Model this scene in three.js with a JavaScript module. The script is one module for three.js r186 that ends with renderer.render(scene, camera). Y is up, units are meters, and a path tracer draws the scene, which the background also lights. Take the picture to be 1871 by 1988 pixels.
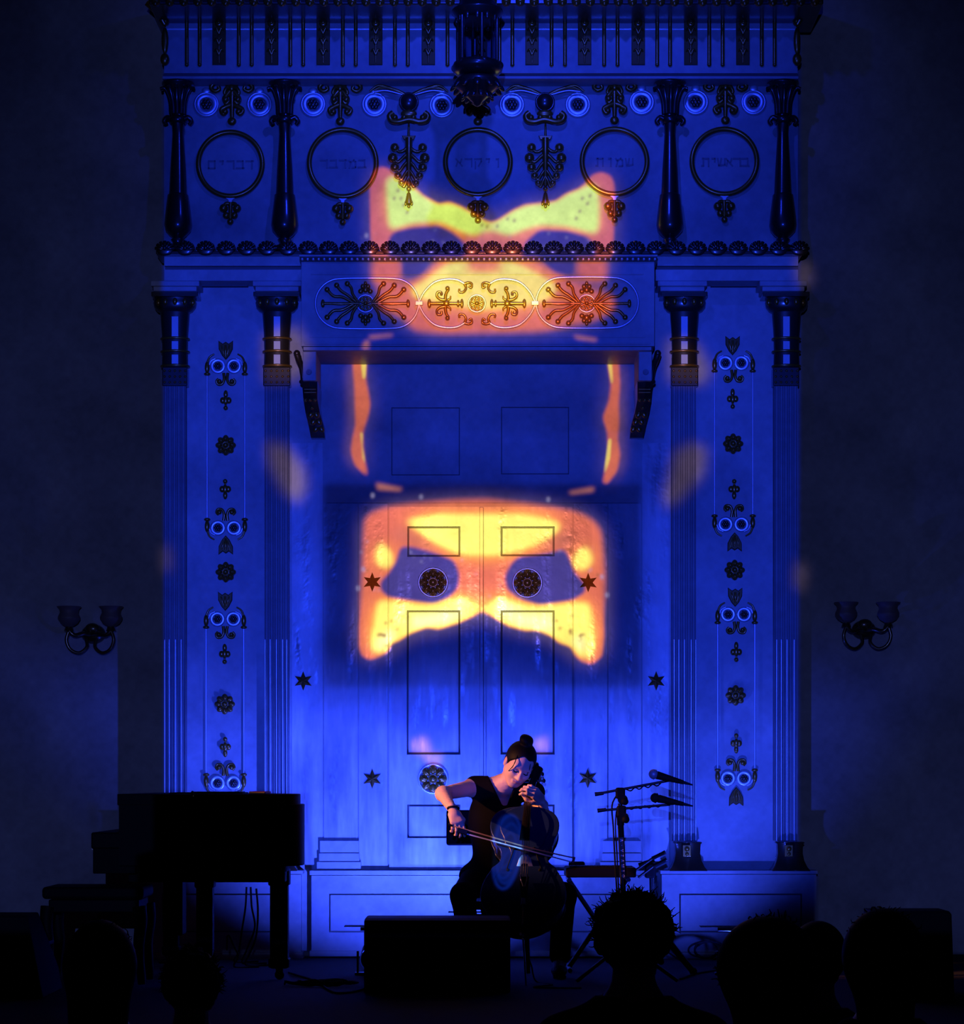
import * as THREE from 'three';
import { mergeGeometries, mergeVertices } from 'three/addons/utils/BufferGeometryUtils.js';
import { RoundedBoxGeometry } from 'three/addons/geometries/RoundedBoxGeometry.js';
import { MarchingCubes } from 'three/addons/objects/MarchingCubes.js';

// ------------------------------------------------------------------ camera, lights, exposure
const D = 13.5, S = 326, CX = 935, HY = 1515, CH = 1.05;      // eye 13.5 m from the ark wall, 326 px per metre there, eye level 1.05 m above the stage
const scene = new THREE.Scene();
scene.background = new THREE.Color(0, 0, 0);
const camera = new THREE.PerspectiveCamera(2 * Math.atan(994 / (S * D)) * 180 / Math.PI, 1871 / 1988, 0.1, 60);
camera.position.set(0, CH, D);
camera.lookAt(0, CH, 0);
camera.setViewOffset(1871, 1988, 0, 994 - HY, 1871, 1988);     // rising front: verticals stay vertical
camera.updateProjectionMatrix();
const renderer = new THREE.WebGLRenderer({ antialias: true });
renderer.toneMapping = THREE.LinearToneMapping;
renderer.toneMappingExposure = 1;
renderer.shadowMap.enabled = true;

const PJ = new THREE.Vector3(-0.2, 1.75, 15.2), SLIDE_F = 0.3;   // video projector behind the audience
function spot(name, color, intensity, at, to, angle, penumbra, radius) {
  const l = new THREE.SpotLight(color, intensity, 0, angle, penumbra, 2);
  l.name = name; l.position.copy(at); l.target.position.copy(to); l.castShadow = true; l.shadow.radius = radius;
  scene.add(l); scene.add(l.target); return l;
}
const V = (x, y, z) => new THREE.Vector3(x, y, z);
const rgb = (r, g, b) => new THREE.Color().setRGB(r, g, b);
const UP_BLUE = rgb(0.028, 0.064, 1), TOP_BLUE = rgb(0.015, 0.04, 1), WARM = rgb(1, 0.36, 0.15);
spot('projector_lamp', rgb(1, 1, 1), 1450, PJ, V(0, 3.0, 0), 0.34, 0.05, 0.005);
const PARS = [[-0.58, 1.25, 24, -0.5, 1.38], [1.36, 1.25, 8.0, 0.7, 1.6], [-0.02, 0.80, 8.5, 0.06, 1.35]];
PARS.forEach(([x, z, i, tx, ty]) => spot('floor_par_lamp', UP_BLUE, i, V(x, 0.13, z - 0.075), V(tx, ty, 0), 1.04, 0.6, 0.8));
spot('hanging_par_lamp', TOP_BLUE, 19, V(0.25, 6.25, 3.4), V(0.12, 5.3, 0), 0.62, 1, 3);
spot('side_spot_lamp', WARM, 130, V(-4, 2.2, 2.5), V(0.0, 0.93, 1.5), 0.1, 0.6, 2);

// ------------------------------------------------------------------ helpers
const u = 1 / S;
const kz = (z) => (D - z) / (D * S);
const W = (px, py, z = 0) => V((px - CX) * kz(z), CH + (HY - py) * kz(z), z);     // measured place in the photo at depth z, in metres
let seed = 7; const rnd = () => { seed = (seed * 1664525 + 1013904223) >>> 0; return seed / 4294967296; };
const used = {};
function numbered(name) { const n = used[name] ?? 0; used[name] = n + 1; return n ? name + '_' + String(n).padStart(3, '0') : name; }
function thing(name, label, category, at = V(0, 0, 0), group) {
  const o = new THREE.Group(); o.name = numbered(name); o.position.copy(at);
  o.userData = { label, category }; if (group) o.userData.group = group;
  scene.add(o); return o;
}
function mesh(name, geo, mat, parent, label) {
  const g = Array.isArray(geo) ? merge(geo) : geo;
  const m = new THREE.Mesh(g, mat); m.name = name; m.castShadow = m.receiveShadow = true;
  if (label) m.userData.label = label;
  parent.add(m); return m;
}
// the same, for geometry given in world metres: taken back into the thing's own frame
function part(name, geo, mat, root, label, parent = root) {
  const g = Array.isArray(geo) ? merge(geo) : geo;
  g.translate(-root.position.x, -root.position.y, -root.position.z);
  return mesh(name, g, mat, parent, label);
}
function merge(list) {
  return mergeGeometries(list.map((g) => { g = g.index ? g.toNonIndexed() : g; if (!g.attributes.normal) g.computeVertexNormals(); for (const k of Object.keys(g.attributes)) if (!['position', 'normal', 'uv'].includes(k)) g.deleteAttribute(k); if (!g.attributes.uv) g.setAttribute('uv', new THREE.BufferAttribute(new Float32Array(g.attributes.position.count * 2), 2)); return g; }));
}
function structure(name, geo, mat) { const m = mesh(name, geo, mat, scene); m.userData.kind = 'structure'; return m; }
function structureGroup(name) { const g = new THREE.Group(); g.name = name; g.userData.kind = 'structure'; scene.add(g); return g; }
function uvm(g) {    // uv in metres from the position, by the face's direction
  g = g.index ? g.toNonIndexed() : g;
  const p = g.attributes.position, n = g.attributes.normal, a = new Float32Array(p.count * 2);
  for (let i = 0; i < p.count; i++) {
    const nx = Math.abs(n.getX(i)), ny = Math.abs(n.getY(i)), nz = Math.abs(n.getZ(i));
    const [s, t] = nz >= nx && nz >= ny ? [p.getX(i), p.getY(i)] : nx >= ny ? [p.getZ(i), p.getY(i)] : [p.getX(i), p.getZ(i)];
    a[2 * i] = s; a[2 * i + 1] = t;
  }
  g.setAttribute('uv', new THREE.BufferAttribute(a, 2)); return g;
}
// a block whose front face fills the measured rectangle x0 y0 x1 y1 at depth zf and which reaches back to zb
function block(x0, y0, x1, y1, zf, zb = 0, r = 0) {
  const a = W(x0, y0, zf), b = W(x1, y1, zf), w = b.x - a.x, h = a.y - b.y, d = zf - zb;
  const g = r ? new RoundedBoxGeometry(w, h, d, 2, Math.min(r, w / 2.05, h / 2.05, d / 2.05)) : new THREE.BoxGeometry(w, h, d);
  return uvm(g.translate((a.x + b.x) / 2, (a.y + b.y) / 2, (zf + zb) / 2));
}
const bx = (x, y, z, w, h, d, r = 0.004) => new RoundedBoxGeometry(w, h, d, 2, Math.min(r, w / 2.05, h / 2.05, d / 2.05)).translate(x, y, z);
// ornaments are drawn in wall pixels: dx right, dy down, dz out of the wall
const sph = (dx, dy, dz, rx, ry = rx, rz = rx, n = 10) => new THREE.SphereGeometry(1, n, Math.max(6, n * 0.7 | 0)).scale(rx * u, ry * u, rz * u).translate(dx * u, -dy * u, dz * u);
function tube(pts, r0, r1 = r0, n = 6, closed = false, seg = 0) {
  const c = new THREE.CatmullRomCurve3(pts.map((p) => V(p[0] * u, -p[1] * u, (p[2] ?? 3) * u)), closed);
  return taper(c, r0 * u, r1 * u, n, seg || pts.length * 5, closed);
}
function taper(c, r0, r1, n, seg, closed = false) {
  const g = new THREE.TubeGeometry(c, seg, 1, n, closed), p = g.attributes.position;
  for (let i = 0; i <= seg; i++) {
    const q = c.getPointAt(i / seg), r = r0 + (r1 - r0) * i / seg;
    for (let j = 0; j <= n; j++) { const k = i * (n + 1) + j; p.setXYZ(k, q.x + (p.getX(k) - q.x) * r, q.y + (p.getY(k) - q.y) * r, q.z + (p.getZ(k) - q.z) * r); }
  }
  return g;
}
// tube through world points
const wire = (pts, r, n = 6, seg = 0, closed = false) => taper(new THREE.CatmullRomCurve3(pts, closed), r, r, n, seg || pts.length * 8, closed);
const rod = (a, b, ra, rb = ra, n = 10) => { const d = b.clone().sub(a), L = d.length(); return new THREE.CylinderGeometry(rb, ra, L, n).applyQuaternion(new THREE.Quaternion().setFromUnitVectors(V(0, 1, 0), d.normalize())).translate((a.x + b.x) / 2, (a.y + b.y) / 2, (a.z + b.z) / 2); };
const tor = (dx, dy, dz, R, r, arc = Math.PI * 2, n = 24) => new THREE.TorusGeometry(R * u, r * u, 8, n, arc).translate(dx * u, -dy * u, dz * u);
function ext(pts, depth, bevel = 1, dz = 0, smooth = false) {
  const s = new THREE.Shape(), q = pts.map((p) => new THREE.Vector2(p[0] * u, -p[1] * u));
  if (smooth) { s.moveTo(q[0].x, q[0].y); s.splineThru([...q.slice(1), q[0]]); } else s.setFromPoints(q);
  return new THREE.ExtrudeGeometry(s, { depth: depth * u, bevelEnabled: bevel > 0, bevelSize: bevel * u * 0.8, bevelThickness: bevel * u, bevelSegments: 2, curveSegments: 10 }).translate(0, 0, dz * u);
}
const lathe = (prof, n = 24) => new THREE.LatheGeometry(prof.map(([r, y]) => new THREE.Vector2(r, y)), n);

// ------------------------------------------------------------------ textures and materials
function noiseField(n, cells, octaves, stretch = 1) {       // tiling value noise, 0 to 1
  const out = new Float32Array(n * n); let amp = 1, total = 0;
  for (let o = 0; o < octaves; o++, amp *= 0.55) {
    const cx = cells << o, cy = Math.max(1, Math.round((cells << o) / stretch)), g = new Float32Array(cx * cy).map(() => rnd());
    for (let y = 0; y < n; y++) for (let x = 0; x < n; x++) {
      const fx = x / n * cx, fy = y / n * cy, x0 = fx | 0, y0 = fy | 0; let a = fx - x0, b = fy - y0; a = a * a * (3 - 2 * a); b = b * b * (3 - 2 * b);
      const x1 = (x0 + 1) % cx, y1 = (y0 + 1) % cy;
      out[y * n + x] += amp * ((g[y0 * cx + x0] * (1 - a) + g[y0 * cx + x1] * a) * (1 - b) + (g[y1 * cx + x0] * (1 - a) + g[y1 * cx + x1] * a) * b);
    }
    total += amp;
  }
  return out.map((v) => v / total);
}
function texture(n, f, srgb) {
  const d = new Uint8Array(n * n * 4);
  for (let i = 0; i < n * n; i++) { const [r, g, b] = f(i); d[4 * i] = r * 255; d[4 * i + 1] = g * 255; d[4 * i + 2] = b * 255; d[4 * i + 3] = 255; }
  const t = new THREE.DataTexture(d, n, n); t.wrapS = t.wrapT = THREE.RepeatWrapping; t.magFilter = THREE.LinearFilter; t.minFilter = THREE.LinearMipmapLinearFilter; t.generateMipmaps = true;
  if (srgb) t.colorSpace = THREE.SRGBColorSpace; t.needsUpdate = true; return t;
}
const nA = noiseField(512, 5, 6), nB = noiseField(512, 26, 4, 7), nC = noiseField(512, 40, 3);
const cl = (x, a = 0, b = 1) => Math.min(b, Math.max(a, x));
const paintMap = texture(512, (i) => { const v = cl(0.80 + (nA[i] - 0.5) * 0.22 + (nC[i] - 0.5) * 0.1); return [v, v * 0.985, v * 0.95]; }, true);
const doorMap = texture(512, (i) => { const v = cl(0.77 + (nB[i] - 0.5) * 0.5 + (nA[i] - 0.5) * 0.35, 0.3, 0.97); return [v, v * 0.985, v * 0.96]; }, true);
const bumpMap = texture(512, (i) => { const v = cl(nC[i]); return [v, v, v]; });
const doorRough = texture(512, (i) => { const v = cl(0.55 + (nB[i] - 0.5) * 0.9); return [v, v, v]; });
for (const t of [paintMap, doorMap, bumpMap, doorRough]) t.repeat.set(0.7, 0.7);
const std = (c, rough, metal = 0, o = {}) => new THREE.MeshStandardMaterial({ color: rgb(...c), roughness: rough, metalness: metal, ...o });
const M = {
  paint: std([0.70, 0.70, 0.70], 0.6, 0, { map: paintMap }),
  side: std([0.42, 0.44, 0.5], 0.85, 0, { map: paintMap }),
  door: std([0.78, 0.78, 0.78], 0.75, 0, { map: doorMap, roughnessMap: doorRough, bumpMap, bumpScale: 0.0014 }),
  recessShade: std([0.16, 0.15, 0.14], 0.9),  // dark colour that paints shade into the panel gaps and recessed lines
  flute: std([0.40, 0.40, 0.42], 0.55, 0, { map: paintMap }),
  gilt: new THREE.MeshPhysicalMaterial({ color: rgb(0.36, 0.18, 0.02), roughness: 0.36, metalness: 0.6, clearcoat: 0.8, clearcoatRoughness: 0.24 }),
  dark: new THREE.MeshPhysicalMaterial({ color: rgb(0.05, 0.036, 0.02), roughness: 0.4, metalness: 0.4, clearcoat: 1, clearcoatRoughness: 0.18 }),
  silver: std([0.93, 0.93, 0.95], 0.42, 0.8),
  chrome: std([0.8, 0.8, 0.82], 0.18, 1),
  mirror: std([0.75, 0.78, 0.8], 0.3, 0.25),
  matte: std([0.16, 0.08, 0.012], 0.5, 0.5),
  letter: std([0.29, 0.28, 0.27], 0.7),
  black: new THREE.MeshPhysicalMaterial({ color: rgb(0.004, 0.0036, 0.006), roughness: 0.7, specularIntensity: 0.25 }),
  gloss: new THREE.MeshPhysicalMaterial({ color: rgb(0.006, 0.005, 0.006), roughness: 0.25, specularIntensity: 0.6 }),
  lacquer: new THREE.MeshPhysicalMaterial({ color: rgb(0.005, 0.0045, 0.006), roughness: 0.6, specularIntensity: 0.2 }),
  blackmetal: std([0.02, 0.02, 0.022], 0.4, 0.6),
  rubber: new THREE.MeshPhysicalMaterial({ color: rgb(0.008, 0.008, 0.01), roughness: 0.8, specularIntensity: 0.3 }),
  carpet: std([0.006, 0.0055, 0.006], 0.95),
  ceiling: std([0.04, 0.04, 0.045], 0.9),
  cloth: new THREE.MeshPhysicalMaterial({ color: rgb(0.0035, 0.003, 0.004), roughness: 0.95, specularIntensity: 0.12 }),
  denim: std([0.03, 0.032, 0.045], 0.95),
  hair: new THREE.MeshPhysicalMaterial({ color: rgb(0.004, 0.003, 0.003), roughness: 0.6, specularIntensity: 0.25 }),
  skin: new THREE.MeshPhysicalMaterial({ color: rgb(0.62, 0.40, 0.30), roughness: 0.55 }),
  lip: std([0.5, 0.2, 0.17], 0.5),
  glass: new THREE.MeshPhysicalMaterial({ color: rgb(0.75, 0.8, 0.85), roughness: 0.06, transmission: 1, thickness: 0 }),
  shade: new THREE.MeshPhysicalMaterial({ color: rgb(0.16, 0.13, 0.16), roughness: 0.6, transmission: 0.35, thickness: 0 }),
  varnish: std([0.009, 0.022, 0.1], 0.25),
  wood: std([0.55, 0.33, 0.15], 0.45),
  ivory: std([0.8, 0.76, 0.66], 0.4),
  red: std([0.4, 0.02, 0.02], 0.6),
  glow: new THREE.MeshStandardMaterial({ color: rgb(0.1, 0.1, 0.1), emissive: UP_BLUE, emissiveIntensity: 1.5 }),
  glowWarm: new THREE.MeshStandardMaterial({ color: rgb(0.1, 0.1, 0.1), emissive: WARM, emissiveIntensity: 1.5 }),
};

// ------------------------------------------------------------------ the projector and its slide (what it throws on the ark)
{
  const X0 = -40, Y0 = -60, X1 = 1911, Y1 = 1960, sc = 0.72, w = Math.round((X1 - X0) * sc), h = Math.round((Y1 - Y0) * sc), N = w * h;
  const mask = (polys, blur, draw) => {
    const c = document.createElement('canvas'); c.width = w; c.height = h; const x = c.getContext('2d');
    x.fillStyle = '#000'; x.fillRect(0, 0, w, h); x.setTransform(sc, 0, 0, sc, -X0 * sc, -Y0 * sc); x.fillStyle = '#fff'; x.strokeStyle = '#fff';
    for (const p of polys) { x.beginPath(); p.forEach(([a, b], i) => i ? x.lineTo(a, b) : x.moveTo(a, b)); x.closePath(); x.fill(); }
    if (draw) draw(x);
    const d = x.getImageData(0, 0, w, h).data; let a = new Float32Array(N);
    for (let i = 0; i < N; i++) a[i] = d[4 * i] / 255;
    const r = Math.max(1, Math.round(blur * sc * 0.6));
    if (blur > 0) for (let pass = 0; pass < 3; pass++) a = boxBlur(a, r);
    return a;
  };
  const boxBlur = (a, r) => {
    const t = new Float32Array(N), o = new Float32Array(N), q = 1 / (2 * r + 1);
    for (let y = 0; y < h; y++) { let s = 0; const b = y * w; for (let x = -r; x <= r; x++) s += a[b + cl(x, 0, w - 1)]; for (let x = 0; x < w; x++) { t[b + x] = s * q; s += a[b + Math.min(w - 1, x + r + 1)] - a[b + Math.max(0, x - r)]; } }
    for (let x = 0; x < w; x++) { let s = 0; for (let y = -r; y <= r; y++) s += t[cl(y, 0, h - 1) * w + x]; for (let y = 0; y < h; y++) { o[y * w + x] = s * q; s += t[Math.min(h - 1, y + r + 1) * w + x] - t[Math.max(0, y - r) * w + x]; } }
    return o;
  };
  // measured shapes of the projected face, in pixels of the ark's wall; on the lintel, which stands 0.45 m proud, they are moved by the projector's parallax
  const LZ = 0.45, lint = (p) => p.map(([a, b]) => { const q = W(a, b, LZ), t = PJ.z / (PJ.z - LZ); return [CX + (PJ.x + (q.x - PJ.x) * t) * S, HY - (PJ.y + (q.y - PJ.y) * t - CH) * S]; });
  const upper = [[722, 512], [719, 440], [718, 360], [724, 334], [738, 324], [752, 326], [772, 346], [809, 367], [821, 379], [851, 396], [871, 391], [895, 400], [919, 414], [943, 429], [954, 431], [967, 426], [994, 408], [1018, 397], [1045, 394], [1078, 390], [1099, 375], [1123, 366], [1138, 354], [1150, 339], [1168, 334], [1186, 342], [1192, 360], [1191, 440], [1188, 512]];
  const upperY = [[756, 452], [752, 400], [750, 350], [757, 338], [775, 352], [809, 370], [821, 382], [851, 399], [871, 394], [895, 403], [919, 417], [943, 432], [954, 434], [967, 429], [994, 411], [1018, 400], [1045, 397], [1078, 393], [1099, 378], [1123, 369], [1140, 360], [1158, 356], [1162, 400], [1160, 456], [1141, 449], [1099, 438], [1048, 435], [1015, 445], [988, 457], [960, 447], [940, 447], [919, 457], [890, 446], [872, 437], [854, 429], [800, 432], [765, 442]];
  const upperEyes = [[[752, 512], [753, 462], [762, 450], [795, 441], [850, 437], [868, 444], [888, 457], [903, 472], [908, 512]], [[1010, 512], [1018, 470], [1046, 445], [1100, 447], [1140, 458], [1158, 478], [1160, 512]]];
  const lintO = [lint([[722, 500], [778, 500], [778, 542], [735, 560], [722, 545]]), lint([[1118, 500], [1178, 500], [1176, 548], [1120, 540]]), lint([[850, 500], [1035, 500], [1075, 525], [1130, 556], [1190, 575], [1192, 600], [1150, 622], [1050, 642], [860, 646], [800, 640], [785, 615], [740, 600], [735, 565], [790, 550], [830, 530]])];
  const lintY = [lint([[868, 513], [905, 506], [920, 512], [880, 530], [1000, 530], [955, 512], [985, 506], [1030, 525], [1085, 556], [1060, 582], [1000, 596], [930, 600], [850, 585], [800, 575], [795, 562], [835, 538]])];
  const lintV = [lint([[780, 496], [842, 496], [815, 534], [782, 540]]), lint([[1042, 496], [1112, 496], [1114, 535], [1075, 528]])];
  const lower = [[708, 1006], [723, 995], [756, 984], [813, 977], [889, 971], [947, 970], [1026, 979], [1083, 987], [1121, 995], [1150, 1010], [1165, 1029], [1169, 1064], [1173, 1121], [1171, 1178], [1172, 1236], [1168, 1274], [1150, 1289], [1131, 1286], [1117, 1274], [1108, 1256], [1083, 1248], [1073, 1237], [1041, 1223], [1022, 1225], [987, 1216], [959, 1199], [935, 1186], [918, 1197], [889, 1210], [851, 1222], [828, 1218], [794, 1231], [775, 1244], [759, 1250], [752, 1265], [736, 1275], [717, 1281], [702, 1273], [697, 1255], [697, 1217], [701, 1159], [704, 1102], [706, 1045]];
  const lowerY = [[[780, 1010], [860, 1000], [1010, 1000], [1085, 1014], [1090, 1026], [1062, 1044], [1022, 1064], [960, 1078], [910, 1076], [880, 1070], [850, 1056], [812, 1030]],
    [[735, 1048], [757, 1070], [764, 1092], [750, 1106], [728, 1092]], [[1112, 1082], [1138, 1056], [1152, 1090], [1130, 1110], [1112, 1098]],
    [[733, 1164], [770, 1172], [838, 1177], [870, 1168], [897, 1158], [920, 1172], [935, 1183], [918, 1195], [889, 1208], [851, 1220], [828, 1216], [794, 1229], [775, 1242], [756, 1250], [748, 1264], [728, 1272], [719, 1250], [728, 1210]],
    [[1144, 1168], [1110, 1174], [1045, 1180], [1000, 1172], [973, 1158], [950, 1172], [935, 1183], [959, 1197], [987, 1214], [1022, 1223], [1041, 1221], [1073, 1235], [1083, 1246], [1108, 1254], [1122, 1272], [1146, 1280], [1154, 1250], [1146, 1210]]];
  const lowerEyes = [[[776, 1060], [800, 1060], [848, 1074], [882, 1088], [893, 1115], [890, 1142], [872, 1162], [842, 1174], [800, 1168], [752, 1160], [737, 1146], [736, 1130], [754, 1112], [768, 1090]],
    [[1078, 1070], [1096, 1064], [1106, 1084], [1116, 1112], [1136, 1132], [1138, 1150], [1110, 1167], [1048, 1176], [1008, 1164], [984, 1146], [978, 1120], [990, 1096], [1006, 1080], [1042, 1076]]];
  const brow = [[[762, 1030], [785, 1024], [815, 1036], [850, 1062], [880, 1080], [850, 1076], [790, 1056], [770, 1050]], [[1075, 1034], [1098, 1028], [1112, 1044], [1104, 1070], [1060, 1064], [1030, 1072], [1045, 1055]]];
  const pale = [[[733, 1240], [760, 1222], [768, 1236], [750, 1252], [738, 1262], [728, 1256]], [[958, 1186], [975, 1164], [992, 1174], [1015, 1182], [975, 1190]], [[1112, 1240], [1130, 1232], [1138, 1262], [1122, 1262]], [[890, 1164], [908, 1168], [900, 1180], [880, 1178]], [[800, 1196], [900, 1186], [880, 1206], [800, 1222]], [[975, 1190], [1070, 1194], [1066, 1230], [1000, 1214]]];
  const stripL = [[684, 700], [711, 700], [709, 735], [714, 760], [718, 785], [714, 808], [704, 838], [704, 865], [707, 892], [712, 914], [714, 926], [704, 918], [688, 902], [681, 876], [684, 850], [690, 826], [689, 790], [688, 752]];
  const stripR = [[1179, 700], [1200, 700], [1203, 748], [1200, 784], [1201, 825], [1198, 850], [1203, 884], [1197, 915], [1178, 940], [1169, 938], [1173, 920], [1181, 878], [1179, 840], [1170, 810], [1182, 779], [1186, 748]];
  const inner = [[[700, 700], [711, 700], [709, 735], [704, 740]], [[698, 838], [704, 838], [704, 865], [711, 910], [703, 890]], [[1179, 700], [1187, 700], [1190, 745], [1186, 748]], [[1181, 850], [1187, 850], [1184, 890], [1173, 925], [1172, 918]]];
  const dashes = [[[730, 938], [780, 948], [776, 953], [733, 950]], [[1104, 955], [1152, 946], [1151, 954], [1108, 959]], lint([[1112, 650], [1158, 657], [1156, 662], [1120, 657]]), lint([[716, 652], [762, 648], [760, 652], [718, 657]]), lint([[702, 676], [708, 662], [716, 660], [714, 680]])];
  const tan = [[[518, 860], [556, 868], [588, 905], [594, 945], [578, 978], [548, 952], [524, 905]], [[1298, 935], [1310, 880], [1345, 862], [1370, 872], [1364, 920], [1320, 968], [1296, 985], [1290, 960]], [[512, 652], [575, 636], [604, 690], [578, 738], [516, 742]], [[1296, 660], [1352, 668], [1378, 720], [1364, 745], [1300, 740]], [[1548, 505], [1570, 510], [1576, 545], [1552, 555]], [[316, 1060], [326, 1064], [330, 1108], [318, 1104]], [[1546, 1096], [1562, 1092], [1560, 1138], [1544, 1142]]];
  const pink = [[[800, 1440], [826, 1432], [838, 1462], [805, 1462]], [[820, 1466], [858, 1464], [852, 1486], [826, 1476]], [[1035, 1440], [1060, 1430], [1062, 1458], [1042, 1460]]];
  const onCello = (a, b) => { const z = 1.64, q = W(a, b, z), t = PJ.z / (PJ.z - z); return [CX + (PJ.x + (q.x - PJ.x) * t) * S, HY - (PJ.y + (q.y - PJ.y) * t - CH) * S]; };
  const swirl = mask([], 2, (x) => { x.lineWidth = 4; for (let k = 0; k < 5; k++) { x.globalAlpha = [0.9, 0.55, 0.8, 0.5, 0.65][k]; x.beginPath(); for (let t = 0; t <= 24; t++) { const a = t / 24 * Math.PI * 2, e = 1 - k * 0.19, px = 984 + Math.cos(a) * 27 * e + (Math.sin(a) > 0 ? -8 : 6) * Math.abs(Math.sin(a)) + (k % 2 ? 2 : 0), py = 1650 + Math.sin(a) * (Math.sin(a) < 0 ? 72 : 76) * e + k * 4, [sx, sy] = onCello(px, py); t ? x.lineTo(sx, sy) : x.moveTo(sx, sy); } x.stroke(); } x.globalAlpha = 0.4; x.beginPath(); x.ellipse(...onCello(982, 1648), 27, 70, 0, 0, 7); x.fill(); });
  const O = mask([upper, lower], 7), OS = mask([lower], 14), OL = mask(lintO, 17), OT = mask([stripL, stripR], 8), TH = mask([stripL.map(([a, b]) => [a - 8, b]), stripR.map(([a, b]) => [a + 8, b])], 26), YI = mask(inner, 5), G = mask([upper, lower, stripL, stripR, ...lintO], 36), Y = mask([upperY, ...lintY, ...lowerY], 13), YW = mask([upperY, ...lintY, ...lowerY, ...inner], 34), E = mask([...upperEyes, ...lintV, ...lowerEyes], 9), BR = mask(brow, 14), P = mask(pale, 10), Da = mask(dashes, 5), T = mask(tan, 16), PK = mask(pink, 10);
  const speck = mask([], 2, (x) => { for (let i = 0; i < 60; i++) { const a = 735 + rnd() * 65, b = 1195 + rnd() * 60; x.globalAlpha = rnd(); for (const m of [a, 1872 - a]) { x.beginPath(); x.ellipse(m, b, 1.5 + rnd() * 2.5, 2 + rnd() * 3.5, 0.6, 0, 7); if (rnd() < 0.3) x.fill(); } } for (const [a, b] of [[772, 370], [778, 385], [783, 398], [790, 412], [765, 385], [1130, 385], [1140, 395], [1125, 410], [1118, 424], [1145, 380], [935, 437], [945, 440], [965, 439], [712, 1108], [1160, 1116], [770, 1192], [760, 1206], [985, 425], [998, 428]]) { x.globalAlpha = 0.8; x.beginPath(); x.ellipse(a, b, 2.5, 4, 0.5, 0, 7); x.fill(); } });
  const bright = mask([], 2, (x) => { for (let i = 0; i < 90; i++) { const s = rnd() < 0.5, a = 700 + rnd() * 480, b = s ? 440 + rnd() * 50 : 1050 + rnd() * 130; x.globalAlpha = rnd() * 0.7; x.beginPath(); x.ellipse(a, b, 2.5, 3, 0, 0, 7); x.fill(); } for (const [a, b] of [[711, 457], [705, 1105], [1168, 1120], [695, 1142], [1178, 1155], [817, 965], [1064, 970], [723, 962]]) { x.globalAlpha = 1; x.beginPath(); x.ellipse(a, b, 3.5, 5, 0, 0, 7); x.fill(); } });
  const arkEdge = mask([[[300, -60], [1580, -60], [1580, 26], [1552, 60], [1552, 500], [1548, 1680], [1585, 1690], [1585, 1850], [285, 1850], [285, 1690], [318, 1680], [316, 500], [316, 60], [300, 26]]], 5);
  const niche = mask([[[628, 940], [1244, 940], [1244, 1333], [628, 1333]]], 7);
  const sm = (a, b, x) => { x = cl((x - a) / (b - a)); return x * x * (3 - 2 * x); };
  const gs = (x, y, a, b, sx, sy) => Math.exp(-(((x - a) / sx) ** 2) - (((y - b) / sy) ** 2));
  const d = new Float32Array(N * 4), big = noiseField(512, 6, 5);
  for (let j = 0; j < h; j++) for (let i = 0; i < w; i++) {
    const q = j * w + i, x = X0 + (i + 0.5) / sc, y = Y0 + (j + 0.5) / sc, o4 = 4 * ((h - 1 - j) * w + i), n = big[(j & 511) * 512 + (i & 511)] - 0.5;
    // blue ground of the projected picture, and the projector's own black level round it
    const edge = sm(1010, 470, Math.abs(x - 932) + Math.max(0, 420 - y) * 0.35);
    let b = 0.10 + 0.13 * edge + 0.085 * sm(470, 520, y) * sm(300, 380, Math.abs(x - 932)) + 0.04 * sm(470, 520, y) - 0.045 * sm(500, 440, y) * sm(60, 260, y) - 0.03 * sm(500, 440, y) * sm(300, 560, Math.abs(x - 932));
    b += 0.06 * gs(x, y, 960, 60, 260, 220) + 0.08 * gs(x, y, 940, 350, 260, 200) + 0.24 * gs(x, y, 592, 1190, 40, 220) + 0.16 * gs(x, y, 1276, 1200, 36, 200);
    b += 0.04 * sm(950, 1500, y) * sm(700, 480, Math.abs(x - 932));
    b *= 1 - 0.52 * niche[q];
    b *= 1 - 0.25 * gs(x, y, 932, 960, 420, 60);
    b *= 1 + 0.35 * n;
    b *= sm(1790, 1560, y); b *= 1 - 0.75 * sm(95, 70, Math.abs(x - 1016)) * sm(1545, 1575, y); b *= 1 - sm(612, 588, x) * sm(1526, 1548, y);
    let c = [b * 0.016, b * 0.052, b];
    const out = 0.050 + 0.008 * sm(0, 1500, y) - 0.032 * sm(900, 1400, Math.abs(x - 935) + (900 - y) * 0.4), dark = [out * 0.16, out * 0.23, out];
    const lerp = (t, k, s = 1) => { k *= s; c = [c[0] + (t[0] - c[0]) * k, c[1] + (t[1] - c[1]) * k, c[2] + (t[2] - c[2]) * k]; };
    c = [0, 1, 2].map((m) => dark[m] + (c[m] - dark[m]) * arkEdge[q]);
    lerp([0.11, 0.075, 0.18], sm(0.02, 0.75, G[q]), 0.85);
    lerp([0.30, 0.12, 0.13], sm(0.1, 0.9, TH[q]), 0.55); lerp([0.135, 0.095, 0.17], T[q], 0.85); lerp([0.5, 0.22, 0.2], PK[q], 0.5);
    const soft = sm(700, 800, y) * sm(1215, 1150, y), oq = Math.max(O[q] + (OS[q] - O[q]) * soft, OL[q], OT[q]), o = sm(0.1, 0.88, oq), ye = Math.max(sm(0.12, 0.82, Y[q]) * sm(0.2, 0.95, oq), 0.8 * sm(0.2, 0.8, YI[q])), yw = sm(0.02, 0.55, YW[q]);
    lerp([0.62 + 0.34 * yw + n * 0.25, 0.135 + 0.19 * yw + n * 0.08, 0.09 - 0.02 * yw], o);
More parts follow.
